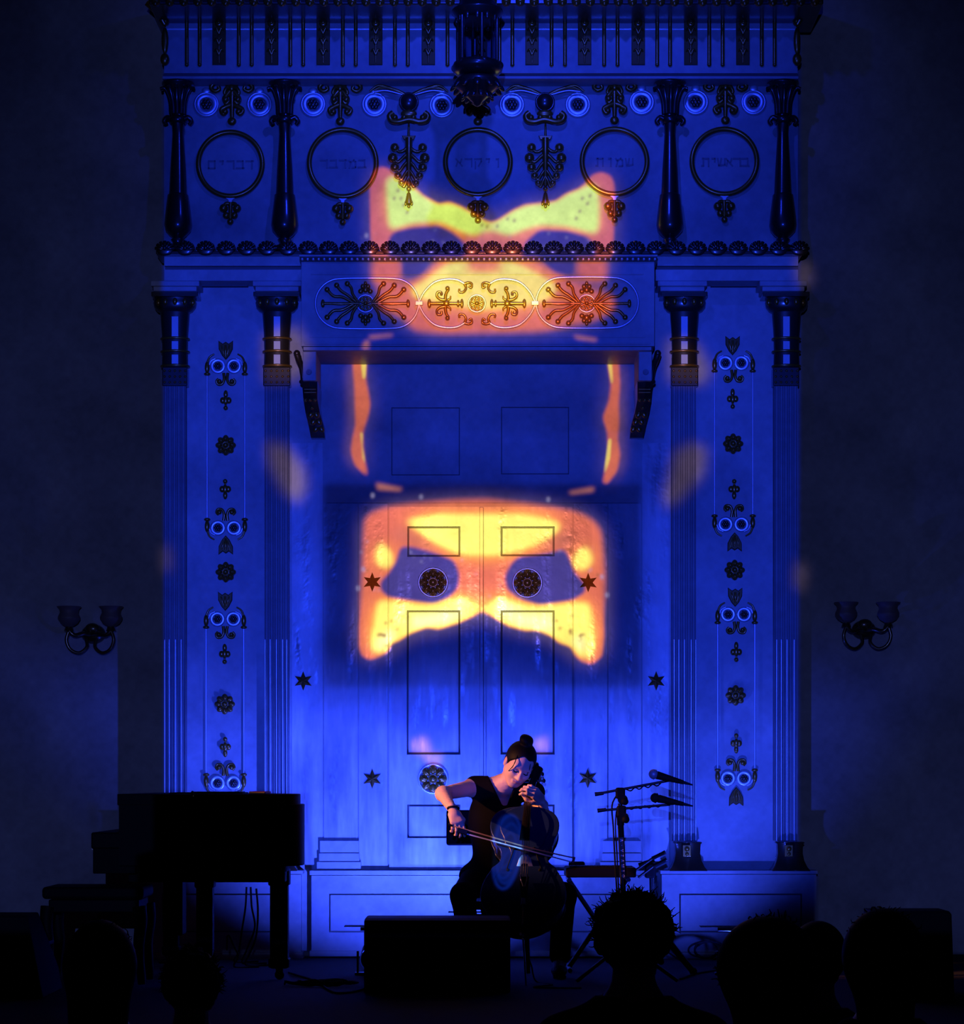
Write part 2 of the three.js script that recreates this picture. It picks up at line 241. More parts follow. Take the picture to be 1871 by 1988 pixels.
    lerp([0.34, 0.10, 0.10], BR[q], 0.55);
    lerp([0.052 + n * 0.03, 0.040 + n * 0.03, 0.225], sm(0.2, 0.9, E[q]), 1);
    const up = sm(560, 480, y), yc = [0.98 - 0.22 * up, 0.82 + 0.18 * up, 0.17 + 0.02 * up];
    lerp(yc, ye * (y > 500 && y < 700 ? 0.9 : 1));
    lerp([1, 0.94, 0.42], P[q] * ye);
    lerp([0.6, 0.2, 0.12], Da[q], 0.65);
    lerp([0.25, 0.1, 0.05], speck[q] * 1.4, 0.7 * Math.max(o, ye));
    lerp([0.35, 0.32, 0.6], bright[q], 0.55 * (1 - ye));
    lerp([0.1, 0.3, 1], swirl[q], 1);
    const off = sm(1858, 1840, y);
    for (let m = 0; m < 3; m++) d[o4 + m] = cl(c[m] * off, 0, 1);
    d[o4 + 3] = 1;
  }
  const tex = new THREE.DataTexture(d, w, h, THREE.RGBAFormat, THREE.FloatType); tex.magFilter = THREE.LinearFilter; tex.needsUpdate = true;
  const a = W(X0, Y0), b = W(X1, Y1), f = SLIDE_F / PJ.z, t = thing('video_projector', 'black video projector on a tall pole behind the audience, aimed at the ark', 'projector', V(PJ.x, -0.6, PJ.z + 0.1));
  const slide = new THREE.PlaneGeometry((b.x - a.x) * f, (a.y - b.y) * f).translate(PJ.x + ((a.x + b.x) / 2 - PJ.x) * f, PJ.y + ((a.y + b.y) / 2 - PJ.y) * f, PJ.z - SLIDE_F);
  part('picture_slide', slide, new THREE.MeshPhysicalMaterial({ map: tex, transmission: 1, thickness: 0, roughness: 0, specularIntensity: 0 }), t);
  const bxs = [[0, 0.14, -0.06, 0.4, 0.02, 0.5], [0, -0.13, -0.06, 0.4, 0.02, 0.5], [-0.19, 0, -0.06, 0.02, 0.26, 0.5], [0.19, 0, -0.06, 0.02, 0.26, 0.5], [0, 0, 0.2, 0.4, 0.3, 0.02]].map(([x, y, z, w2, h2, d2]) => bx(PJ.x + x, PJ.y + y + 0.02, PJ.z + z, w2, h2, d2));
  part('housing', bxs, M.black, t);
  part('slide_frame', [[0, 1], [0, -1], [1, 0], [-1, 0]].map(([sx, sy]) => { const sw = (b.x - a.x) * f, sh = (a.y - b.y) * f, cx = PJ.x + ((a.x + b.x) / 2 - PJ.x) * f, cyy = PJ.y + ((a.y + b.y) / 2 - PJ.y) * f; return sx ? new THREE.BoxGeometry(0.3, 0.6, 0.004).translate(cx + sx * (sw / 2 + 0.15), cyy, PJ.z - SLIDE_F) : new THREE.BoxGeometry(sw, 0.3, 0.004).translate(cx, cyy + sy * (sh / 2 + 0.15), PJ.z - SLIDE_F); }), M.black, t);
  part('bulb', new THREE.SphereGeometry(0.006, 12, 8).translate(PJ.x, PJ.y, PJ.z), new THREE.MeshStandardMaterial({ color: rgb(0, 0, 0), emissive: rgb(1, 1, 1) }), t);
  part('pole', [rod(V(PJ.x, -0.6, PJ.z + 0.1), V(PJ.x, PJ.y - 0.12, PJ.z + 0.1), 0.03), new THREE.CylinderGeometry(0.3, 0.32, 0.03, 24).translate(PJ.x, -0.585, PJ.z + 0.1)], M.blackmetal, t);
}

// ------------------------------------------------------------------ the hall
structure('wall_back', uvm(new THREE.BoxGeometry(13, 9.6, 0.2).translate(0, 3.4, -0.28)), M.side);
structure('wall_left', uvm(new THREE.BoxGeometry(0.2, 9.6, 18.6).translate(-6.2, 3.4, 8.4)), M.side);
structure('wall_right', uvm(new THREE.BoxGeometry(0.2, 9.6, 18.6).translate(6.2, 3.4, 8.4)), M.side);
structure('wall_front', uvm(new THREE.BoxGeometry(13, 9.6, 0.2).translate(0, 3.4, 17.7)), M.ceiling);
structure('ceiling', uvm(new THREE.BoxGeometry(13, 0.2, 18.6).translate(0, 8.2, 8.4)), M.ceiling);
structure('floor', uvm(new THREE.BoxGeometry(13, 0.2, 18.6).translate(0, -0.7, 8.4)), M.carpet);
structure('floor_stage', uvm(new THREE.BoxGeometry(12.2, 0.58, 4.4).translate(0, -0.29, 2.02)), M.carpet);

// ------------------------------------------------------------------ the ark: body, doors, panelled faces
// a board face with a hole for each panel; the panel sits back in it, a dark sheet painting shade into the gap
function boards(root, nameFace, x0, y0, x1, y1, zb, zf, panels, gap, mat, back = 0.6) {
  const q = (x, y) => { const v = W(x, y, zf); return new THREE.Vector2(v.x, v.y); };
  const s = new THREE.Shape([q(x0, y0), q(x1, y0), q(x1, y1), q(x0, y1)]);
  for (const [a, b, c, d] of panels) s.holes.push(new THREE.Path([q(a, b), q(a, d), q(c, d), q(c, b)]));
  mesh(nameFace, uvm(new THREE.ExtrudeGeometry(s, { depth: zf - zb, bevelEnabled: false }).translate(0, 0, zb)), mat, root);
  for (const [a, b, c, d] of panels) {
    const p = mesh('panel', block(a + gap, b + gap, c - gap, d - gap, zb + (zf - zb) * back, zb + 0.002, 0.004), mat, root);
    mesh('joint', block(a, b, c, d, zb + 0.002, zb), M.recessShade, p);
  }
}
{
  const ark = structureGroup('trim_1');
  mesh('ark_wall', block(318, 160, 1548, 1857, 0, -0.19), M.paint, ark);
  mesh('ark_top', block(318, -60, 1548, 160, 0, -0.19), M.paint, ark);
  // over-door field, jambs, step lines
  boards(ark, 'overdoor_board', 633, 712, 1237, 976, 0.001, 0.016, [[759, 791, 892, 923], [972, 790, 1104, 921]], 1.5, M.paint, 0.75);
  for (const [a, b] of [[628, 694], [1180, 1244]]) mesh('jamb_board', block(a, 978, b, 1632, 0.012, 0.001), M.door, ark);
  for (const [a, b] of [[696, 752], [1113, 1178]]) mesh('jamb_board', block(a, 978, b, 1688, 0.02, 0.001), M.door, ark);
  for (const [a, b] of [[566, 626], [1246, 1298]]) mesh('jamb_board', block(a, 860, b, 1690, 0.006, 0.001), M.door, ark);
  for (const [a, b] of [[620, 696], [1170, 1244]]) { mesh('plinth_block', block(a, 1632, b, 1655, 0.05, 0.001, 0.004), M.paint, ark); mesh('plinth_block', block(a - 2, 1656, b + 1, 1672, 0.055, 0.001, 0.006), M.paint, ark); mesh('plinth_block', block(a - 6, 1673, b + 4, 1690, 0.065, 0.001, 0.004), M.paint, ark); }
  // dado in front of the doors and the two pedestals
  boards(ark, 'dado_board', 604, 1700, 1262, 1857, 0.05, 0.085, [[638, 1735, 905, 1810], [960, 1735, 1228, 1810]], 2.4, M.paint, 0.8);
  mesh('dado_cap', block(600, 1690, 1266, 1699, 0.095, 0.001, 0.003), M.paint, ark);
  mesh('dado_foot', block(600, 1846, 1266, 1857, 0.10, 0.001, 0.003), M.paint, ark);
  for (const [a, b, c, d, e, f] of [[1284, 1584, 1318, 1556, 1296, 1566], [284, 584, 314, 552, 300, 570]]) {
    boards(ark, 'pedestal_board', a, 1698, b, 1848, 0.08, 0.13, [[c, 1735, d, 1810]], 2.4, M.paint, 0.8);
    mesh('pedestal_core', block(a + 3, 1698, b - 3, 1848, 0.08, 0.001), M.paint, ark);
    mesh('pedestal_cap', block(a - 3, 1690, b + 3, 1697, 0.14, 0.001, 0.003), M.paint, ark);
    mesh('pedestal_foot', block(a - 3, 1849, b + 3, 1863, 0.145, 0.001, 0.003), M.paint, ark);
  }
}
function rosetteParts(root, r, petals = 8, silverRim = false) {
  if (silverRim) mesh('rim', tor(0, 0, 2, r * 1.02, r * 0.09, Math.PI * 2, 32), M.silver, root, 'pale rim');
  mesh('disc', new THREE.CylinderGeometry(r * 0.8 * u, r * 0.86 * u, 4 * u, 24).rotateX(Math.PI / 2).translate(0, 0, 2 * u), M.dark, root);
  const pet = merge([sph(0, -r * 0.68, 4, r * 0.29, r * 0.33, 5), sph(0, -r * 0.62, 7, r * 0.12, r * 0.26, 4), tor(0, -r * 0.72, 6, r * 0.19, r * 0.05, Math.PI * 2, 12)]);
  for (let i = 0; i < petals; i++) { const m = mesh('petal', pet, M.gilt, root); m.rotation.z = i / petals * Math.PI * 2; }
  mesh('hub', [sph(0, 0, 5, r * 0.26, r * 0.26, 6, 14), tor(0, 0, 5, r * 0.31, r * 0.07, Math.PI * 2, 16)], M.gilt, root);
}
function doorLeaf(n, x0, x1, pans, studs) {
  const g = structureGroup('door_' + n);
  boards(g, 'door_frame', x0, 984, x1, 1688, 0.002, 0.04, pans, 3.2, M.door, 0.55);
  for (const [x, y] of studs) { const r = new THREE.Group(); r.name = 'rosette'; r.position.copy(W(x, y, 0.04)); g.add(r); rosetteParts(r, 27, 8, true); }
  return g;
}
const dA = doorLeaf(1, 755, 930, [[790, 1022, 893, 1081], [789, 1185, 893, 1465], [790, 1562, 893, 1627]], [[840, 1131], [840, 1512]]);
const dB = doorLeaf(2, 939, 1110, [[971, 1022, 1076, 1080], [971, 1185, 1076, 1465], [971, 1562, 1076, 1627]], [[1023, 1132], [1023, 1512]]);
mesh('astragal', [block(930, 984, 938, 1688, 0.046, 0.002, 0.006), block(940, 984, 942, 1688, 0.052, 0.03)], M.door, dA);

// ------------------------------------------------------------------ pilasters
const pilasters = [[338, 316, 360, 'outermost pilaster on the left of the ark'], [536, 512, 560, 'pilaster left of the doors, beside the piano'], [1327, 1304, 1352, 'pilaster right of the doors, behind the microphones'], [1525, 1502, 1548, 'outermost pilaster on the right of the ark']];
pilasters.forEach(([x, xa, xb, where], n) => {
  const t = thing('pilaster', `fluted pale ${where}, with dark flared capital`, 'pilaster', W(x, 1690, 0.02), 'fluted pilasters of the ark');
  const w = (xb - xa) * u * 0.97, z0 = 0.001, h = 0.075, P = (y0, y1, deep, mat, name) => {   // shaft with five flutes, swept upwards
    const s = new THREE.Shape(), nf = 5, fw = w / nf;
    s.moveTo(-w / 2, 0); s.lineTo(-w / 2, h);
    for (let i = 0; i < nf; i++) { const c = -w / 2 + fw * (i + 0.5); s.lineTo(c - fw * 0.40, h); s.absarc(c, h, fw * 0.40, Math.PI, Math.PI * 2, false); }
    s.lineTo(w / 2, h); s.lineTo(w / 2, 0); s.closePath();
    const a = W(x, y0, h), b = W(x, y1, h), g = new THREE.ExtrudeGeometry(s, { depth: a.y - b.y, bevelEnabled: false, curveSegments: 6 });
    g.rotateX(-Math.PI / 2); g.scale(1, 1, -1);   // profile depth along +z
    const p = g.attributes.position; for (let i = 0; i < p.count; i += 3) { const q = [0, 1, 2].map((c) => [p.getX(i + c), p.getY(i + c), p.getZ(i + c)]); [1, 2].forEach((c, k) => p.setXYZ(i + c, ...q[2 - k])); }
    g.computeVertexNormals();
    part(name, uvm(g.translate(a.x, b.y, z0)), mat, t);
  };
  const yb = n < 2 ? 1640 : 1632;
  P(748, yb, h, M.flute, 'shaft');
  const rods = n === 1 ? [514, 524, 536, 548, 556] : n === 0 ? [319, 328, 340, 351] : n === 2 ? [1308, 1317, 1328, 1341, 1350] : [1507, 1516, 1527, 1541];
  for (const r of rods) { const a = W(r, 1242, 0.082), b = W(r, yb, 0.082); part('reed', [rod(b, a, 0.0042, 0.0042, 8), new THREE.SphereGeometry(0.0044, 8, 6).translate(a.x, a.y, a.z)], M.silver, t, 'thin bright reed in the flute'); }
  // neck with a strip of mirror, rings, beaded necking, flared capital with balls
  const nk = W(x + 1, 712, 0.1), top = W(x + 1, 604, 0.1), rn = 0.078;
  const half = (prof) => lathe(prof, 28).scale(1, 1, 0.62).translate(W(x + 1, 0, 0.05).x, 0, 0.05);
  part('neck', half([[rn, nk.y], [rn * 0.97, nk.y + 0.1], [rn, nk.y + 0.2], [rn * 1.12, top.y]]), M.dark, t);
  const ms = (y0, y1) => block(x - 5.5, y0, x + 7.5, y1, 0.103, 0.094, 0.002);
  part('mirror_strip', [ms(614, 655), ms(662, 679), ms(688, 708)], M.mirror, t, 'pale mirrored strip on the neck');
  for (const yy of [658, 683, 711]) { const c = W(x + 1, yy, 0.06); part('ring', new THREE.TorusGeometry(rn * 1.04, 0.0075, 8, 28).rotateX(Math.PI / 2).scale(1, 1, 0.66).translate(c.x, c.y, 0.05), M.gilt, t); }
  part('necking', block(xa - 2, 712, xb + 3, 749, 0.086, 0.002, 0.006), M.dark, t);
  const bead = new THREE.SphereGeometry(0.0075, 8, 6);
  for (let r = 0; r < 3; r++) for (let c = 0; c < 5; c++) { const q = W(xa + 3 + c * (xb - xa - 4) / 4, 720 + r * 11, 0.088); part('bead', bead.clone().translate(q.x, q.y, q.z), M.gilt, t); }
  const cy = W(x, 606, 0.1).y, ct = W(x, 568, 0.1).y, hh = ct - cy;
  part('capital', [half([[rn * 0.9, cy - 0.03], [rn * 1.0, cy], [0.105, cy + hh * 0.12], [0.122, cy + hh * 0.3], [0.128, cy + hh * 0.55], [0.122, cy + hh * 0.72], [0.135, cy + hh * 0.98], [0.02, cy + hh]]), block(x - 45, 566, x + 46, 575, 0.15, 0.002, 0.004)], M.dark, t);
  for (let i = 0; i < 5; i++) { const a = -0.95 + i * 0.475, q = V(Math.sin(a) * 0.125, 0, Math.cos(a) * 0.125 * 0.62 + 0.052), m = W(x + 1, 585, 0.13); part('leaf_ball', [new THREE.SphereGeometry(0.017, 12, 9).scale(0.85, 1.25, 0.9).translate(m.x + q.x, m.y, q.z)], M.gilt, t); }
  // base: a flared skirt with a raised panel
  const by = W(x, 1690, 0.1).y, b1 = W(x, 1634, 0.1).y, bh = b1 - by;
  const sk = [[0.082, 1], [0.088, 0.97], [0.078, 0.92], [0.076, 0.6], [0.085, 0.35], [0.102, 0.14], [0.118, 0.03], [0.118, 0]].map(([r, f]) => [r, by + bh * f]).reverse();
  part('base', [lathe([[0.001, by], ...sk, [0.001, b1]], 4).rotateY(Math.PI / 4).scale(1.32, 1, 0.95).translate(W(x + 6, 0, 0.08).x, 0, 0.10)], M.dark, t);
  const o = W(x + 6, 1652, 0.19); part('boss', [bx(o.x, o.y, 0.178, 0.05, 0.07, 0.012), new THREE.SphereGeometry(0.016, 10, 8).translate(o.x, o.y + 0.012, 0.186), new THREE.SphereGeometry(0.011, 10, 8).translate(o.x, o.y - 0.018, 0.186)], M.gilt, t);
});

// ------------------------------------------------------------------ entablature, ledge, lintel
{
  const tr = structureGroup('trim_2');
  for (const [a, b] of [[316, 586], [1270, 1549]]) {
    mesh('band', block(a + 2, 492, b, 516, 0.17, 0.001, 0.003), M.paint, tr); mesh('groove', block(a + 4, 516, b, 523, 0.13, 0.001), M.recessShade, tr);
    mesh('band', block(a + 2, 523, b, 545, 0.16, 0.001, 0.003), M.paint, tr);
  }
  for (const [a, b] of [[292, 386], [490, 584], [1276, 1372], [1474, 1566]]) { mesh('abacus', block(a, 545, b, 555, 0.2, 0.001, 0.004), M.paint, tr); mesh('abacus', block(a + 5, 556, b - 5, 565, 0.185, 0.001, 0.004), M.paint, tr); }
  for (const [a, b] of [[388, 480], [1380, 1470]]) mesh('panel_head', block(a, 546, b, 555, 0.05, 0.001), M.recessShade, tr);
  const lt = structureGroup('trim_3');
  mesh('lintel_body', block(584, 508, 1270, 672, 0.44, 0.001, 0.004), M.paint, lt);
  mesh('lintel_fillet', block(603, 530, 1248, 533, 0.446, 0.43, 0.002), M.paint, lt);
  mesh('lintel_fillet', block(600, 652, 1252, 655, 0.444, 0.43, 0.001), M.paint, lt);
  mesh('lintel_moulding', block(590, 664, 1262, 668, 0.448, 0.3, 0.002), M.paint, lt);
  mesh('lintel_moulding', block(588, 673, 1264, 680, 0.45, 0.001, 0.003), M.paint, lt);
  mesh('soffit_board', block(612, 680, 1238, 681.5, 0.43, 0.02), M.flute, lt);
  mesh('lintel_cap', block(580, 494, 1276, 498, 0.47, 0.001, 0.003), M.paint, lt);
  mesh('bead_bed', block(581, 498, 1275, 508, 0.452, 0.3), M.dark, lt);
  const beadG = new THREE.SphereGeometry(0.0088, 10, 8);
  for (let i = 0; i < 65; i++) { const q = W(586 + i * 10.7, 503, 0.456); const m = mesh('bead', beadG, M.silver, lt); m.position.copy(q); }
  // ledge with its cresting of fan leaves
  const le = structureGroup('trim_4');
  mesh('ledge', block(302, 487, 1558, 493, 0.24, 0.001, 0.004), M.dark, le);
  const fan = [], FS = 1.14; for (let i = 0; i < 7; i++) { const a = Math.PI * (0.06 + 0.88 * i / 6); fan.push(tube([[0, 0, 4], [-Math.cos(a) * 9, -Math.sin(a) * 8, 6], [-Math.cos(a) * 16, -Math.sin(a) * 15.5, 4]], 2.6, 3.4, 6)); }
  const leaf = merge([...fan, sph(0, 0, 4, 15, 11, 4), sph(0, -3, 7, 4, 5, 4)]); leaf.scale(FS, 1.05, 1);
  for (let i = 0; i < 32; i++) { const m = mesh('fan_leaf', leaf, M.dark, le); m.position.copy(W(320 + i * 39.7, 486, 0.225)); }
  // top frieze
  const fr = structureGroup('trim_5');
  mesh('frieze_board', block(318, 27, 1547, 142, 0.17, 0.001), M.paint, fr);
  mesh('frieze_glint_bead', block(320, 55, 1546, 58, 0.172, 0.16, 0.0015), M.silver, fr);
  mesh('frieze_moulding', block(316, 143, 1549, 147, 0.145, 0.001), M.recessShade, fr);
  mesh('frieze_moulding', block(314, 147, 1550, 153, 0.15, 0.001, 0.006), M.paint, fr);
  mesh('frieze_moulding', block(320, 154, 1546, 160, 0.05, 0.001, 0.004), M.flute, fr);
  mesh('frieze_fascia', block(306, 15, 1560, 26, 0.3, 0.001, 0.003), M.paint, fr);
  const rodG = merge([new THREE.CylinderGeometry(4 * u, 4 * u, 96 * u, 10), sph(0, -48, 0, 4.3), sph(0, 48, 0, 4.3)]);
  const plaque = merge([ext([[-12, 44], [-12, -34], [-9, -42], [0, -46], [9, -42], [12, -34], [12, 44]], 3, 1, 0)]);
  const relief = []; for (let k = 0; k < 4; k++) for (const s of [-1, 1]) relief.push(tube([[0, 26 - k * 20, 5], [s * 5, 17 - k * 20, 7], [s * 9, 20 - k * 20, 4]], 3.2, 1.6, 6));
  relief.push(sph(0, -34, 5, 8, 8, 4), sph(0, -34, 8, 3.5), tube([[0, 42, 4], [0, 0, 5], [0, -28, 4]], 1.6));
  const reliefG = merge(relief);
  for (const x of [425, 527, 627, 729, 831, 932, 1032, 1134, 1238, 1340, 1441]) { const m = mesh('leaf_plaque', plaque, M.matte, fr); m.position.copy(W(x, 81, 0.171)); mesh('leaf_relief', reliefG, M.gilt, m); }
  for (const x of [362, 387, 463, 488, 563, 588, 665, 690, 766, 791, 868, 893, 969, 994, 1070, 1096, 1172, 1198, 1275, 1300, 1376, 1402, 1478, 1503]) { const m = mesh('rod', rodG, M.gilt, fr); m.position.copy(W(x, 77, 0.178)); }
  for (const s of [-1, 1]) { const c = W(s < 0 ? 320 : 1546, 80, 0.19); const g = new THREE.Group(); g.name = 'corner_leaf'; g.position.copy(c); fr.add(g); mesh('leaf', [sph(0, -38, 4, 9, 12, 8), sph(0, 0, 3, 7, 26, 6), sph(0, 36, 4, 9, 12, 7), tube([[s * 28, -64, 30], [s * 12, -50, 14], [0, -30, 6]], 9, 6)], M.gilt, g); }
  // dark gilt cornice at the very top
  const co = structureGroup('trim_6');
  mesh('cornice_board', block(288, -60, 1598, 8, 0.5, 0.001, 0.01), M.dark, co);
  mesh('cornice_bed', block(296, 4, 1590, 14, 0.42, 0.001, 0.006), M.dark, co);
  const tooth = merge([sph(0, 0, 0, 9, 11, 8), sph(0, 6, 5, 4, 6, 4), sph(0, -8, 6, 6, 5, 4)]);
  for (let i = 0; i < 48; i++) { const m = mesh('egg', tooth, M.gilt, co); m.position.copy(W(302 + i * 27.2, 2, 0.5)); }
}

// ------------------------------------------------------------------ ornaments on the ark
function at(name, label, cat, px, py, z, group) { return thing(name, label, cat, W(px, py, z), group); }
const curlG = (s, v) => merge([tube([[-s * 7, -14 * v, 3], [-s * 8, -2 * v, 4], [-s * 4, 7 * v, 4], [s * 4, 8 * v, 4], [s * 7, 2 * v, 5], [s * 3, -3 * v, 6]], 3.4, 2.4), sph(s * 1, 2 * v, 5, 4.4)]);
const eyeParts = (root, x, y, r, name = 'eye_ring') => { const m = mesh(name, tor(0, 0, 0, r * 0.76, r * 0.24, Math.PI * 2, 28).scale(1, 1, 0.55).translate(0, 0, 2.5 * u), M.silver, root, 'bright ring'); m.position.set(x * u, -y * u, 0); const l = []; for (let i = 0; i < 6; i++) l.push(sph(Math.cos(i * 1.047) * r * 0.28, Math.sin(i * 1.047) * r * 0.28, 3, r * 0.22, r * 0.22, 3, 8)); mesh('flower', [...l, sph(0, 0, 3, r * 0.3, r * 0.3, 4)], M.dark, m); return m; };
// row of small rosettes with bright rings under the frieze
[[400, 203, 'first from the left, beside the left column'], [503, 203, 'left of the second column'], [607, 203, 'right of the second column'], [726, 203, 'under the left wing'], [857, 205, 'left of the hanging lantern'], [993, 204, 'right of the hanging lantern'], [1121, 204, 'under the right wing'], [1245, 199, 'left of the third column'], [1350, 199, 'right of the third column'], [1462, 199, 'last on the right, beside the right column']].forEach(([x, y, where]) => {
  const t = at('ring_rosette', `small dark rosette in a bright ring, ${where}`, 'rosette', x, y, 0.002, 'ring rosettes under the frieze');
  eyeParts(t, 0, 0, 22); mesh('backing', [tor(0, 0, 1, 22, 3.5), sph(0, -26, 2, 9, 7, 3)], M.silver, t);
});
// scrolled pendants
const pendantG = (() => { const l = []; for (const s of [-1, 1]) { l.push(tube([[s * 4, -36, 4], [s * 18, -40, 6], [s * 34, -37, 7], [s * 40, -28, 6], [s * 33, -22, 6], [s * 24, -26, 7], [s * 26, -31, 8]], 6.5, 4), tube([[s * 5, -32, 5], [s * 11, -26, 7], [s * 14, -18, 6], [s * 8, -14, 5]], 5, 3), tube([[s * 4, -22, 5], [s * 10, -14, 6], [s * 15, -6, 6], [s * 11, 2, 6], [s * 6, -2, 7]], 5.5, 4), sph(s * 12, -5, 8, 6.5), tube([[s * 2, 4, 4], [s * 12, 8, 5], [s * 21, 14, 5], [s * 17, 22, 6], [s * 10, 18, 7]], 5.5, 4.2), sph(s * 13, 18, 7, 6)); } return merge(l); })();
const pendantStem = merge([tube([[0, -40, 4], [0, 0, 5], [0, 30, 4]], 6.5, 4), sph(0, -28, 7, 7, 9, 6), sph(0, 36, 5, 9, 8, 6)]);
[[450, 201, 'leftmost, above the first hoop'], [660, 201, 'above the second hoop'], [927, 201, 'half hidden by the hanging lantern'], [1192, 199, 'above the fourth hoop'], [1407, 199, 'rightmost, above the last hoop']].forEach(([x, y, where]) => { const t = at('scroll_pendant', `dark gilt scrolled pendant under the frieze, ${where}`, 'ornament', x, y, 0.006, 'scrolled pendants'); mesh('scrolls', pendantG, M.gilt, t); mesh('stem', pendantStem, M.gilt, t); });
// winged orbs and the palmettes that hang below them
[[793, 198, 'left', 721], [1057, 198, 'right', 0]].forEach(([x, y, side]) => {
  const t = at('winged_orb', `dark winged orb over a curled bow, ${side} of the lantern`, 'ornament', x, y, 0.04, 'winged orbs');
  for (const s of [-1, 1]) { const l = []; for (let k = 0; k < 5; k++) l.push(tube([[s * (6 + k * 3), -12 - k * 1.5, 4], [s * (26 + k * 8), -22 - k * 2, 6], [s * (44 + k * 8), -24 + k * 2.2 - 4, 4]], 4.2, 1.8)); mesh('wing', l, M.gilt, t); }
  for (const s of [-1, 1]) mesh('wing_edge', tube([[s * 3, -10, 5], [s * 18, -14, 6], [s * 45, -20, 7], [s * 68, -18, 6]], 1.6), M.silver, t, 'bright lower edge of the wing');
  mesh('orb', [sph(0, 2, 6, 17, 17, 12, 18), tor(0, 2, 6, 17, 2.4)], M.dark, t);
  mesh('bow', [tube([[-30, 22, 5], [-37, 28, 5], [-34, 37, 5], [-22, 40, 6], [0, 36, 7], [22, 40, 6], [34, 37, 5], [37, 28, 5], [30, 22, 5]], 6, 6, 8), sph(-27, 32, 7, 6), sph(27, 32, 7, 6), sph(-9, 32, 8, 6), sph(9, 32, 8, 6), sph(0, 24, 6, 16, 8, 5)], M.gilt, t);
});
[[793, 318, 'left', 'whose tassel glows in yellow light'], [1058, 318, 'right', 'whose tip just touches the yellow light']].forEach(([x, y, side, more]) => {
  const t = at('hanging_palmette', `dark ball-tipped palmette ${side} of the middle hoop, ${more}`, 'ornament', x, y, 0.006, 'hanging palmettes');
  mesh('hanger', [tube([[0, -78, 4], [0, -58, 4], [0, -52, 4]], 2, 3), ext([[-12, -52], [12, -52], [9, -46], [-9, -46]], 5, 1.5, 1)], M.gilt, t);
  mesh('stem', tube([[0, -48, 4], [0, -20, 6], [0, 20, 5], [0, 44, 4]], 8, 3.5, 8), M.gilt, t);
  [[-34, -22, 27, 8], [-20, -2, 31, 9], [-5, 16, 27, 8], [12, 32, 21, 6.5], [26, 46, 14, 5.5]].forEach(([y0, y1, dx, r]) => { for (const s of [-1, 1]) { mesh('branch', [tube([[0, y0, 5], [s * dx * 0.35, y0 + 10, 6], [s * dx * 0.7, y1 - 0, 5], [s * dx * 0.96, y1 - 6, 5]], 4, 3), sph(s * dx, y1 - 8, 5, r, r, r * 0.8, 12), tor(s * dx, y1 - 8, 6, r * 0.9, 1.6, Math.PI * 2, 14)], M.gilt, t); } });
  mesh('tassel', [sph(0, 50, 5, 5), lathe([[0.5, -55], [4, -60], [6, -70], [8.5, -80], [6.5, -79], [0.5, -78]].map(([r, q]) => [r * u, q * u]), 14).translate(0, 0, 6 * u), sph(-6, 78, 6, 2.5, 5, 2.5), sph(6, 78, 6, 2.5, 5, 2.5), sph(0, 84, 6, 3.4)], M.gilt, t);
});
// five hoops that frame the names of the five books
const GLY = {      // strokes of the square letters in a 10 x 10 cell, y down
  'ב': [[[1.5, 1], [8, 1], [8, 9]], [[0.5, 9], [9.5, 9]]], 'ר': [[[1, 1], [8.5, 1], [8.5, 9.5]]], 'א': [[[1.5, 1], [8.5, 9]], [[7.8, 1], [6.2, 5.6]], [[3.4, 3.8], [1.8, 9]]], 'ש': [[[1, 1], [2.2, 9], [9, 8], [9, 1]], [[5, 1], [3.5, 8.5]]],
  'י': [[[3.5, 1], [7, 1], [6.5, 4.5]]], 'ת': [[[1.5, 1], [8.5, 1], [8.5, 9.5]], [[2.6, 1], [2.6, 9], [0.6, 9]]], 'מ': [[[1, 1], [3, 4], [1.5, 9.5]], [[2.6, 3], [6.5, 1], [8.5, 3], [8.5, 9.3], [4.6, 9.3]]], 'ו': [[[4, 1], [6.5, 1], [6.5, 9.5]]],
  'ק': [[[1, 1], [8.5, 1], [8.5, 4], [5.5, 9]], [[2, 4], [2, 12]]], 'ד': [[[0.8, 1], [9.3, 1]], [[7.6, 1], [7.6, 9.5]]], 'ם': [[[1.5, 1], [8.5, 1], [8.5, 9.3], [1.5, 9.3], [1.5, 1]]],
};
const stroke = (a, b, th) => { const dx = b[0] - a[0], dy = b[1] - a[1], L = Math.hypot(dx, dy) + th * 0.7; return new THREE.BoxGeometry(L * u, th * u, 0.0016).rotateZ(Math.atan2(-dy, dx)).translate((a[0] + b[0]) / 2 * u, -(a[1] + b[1]) / 2 * u, 0.001); };
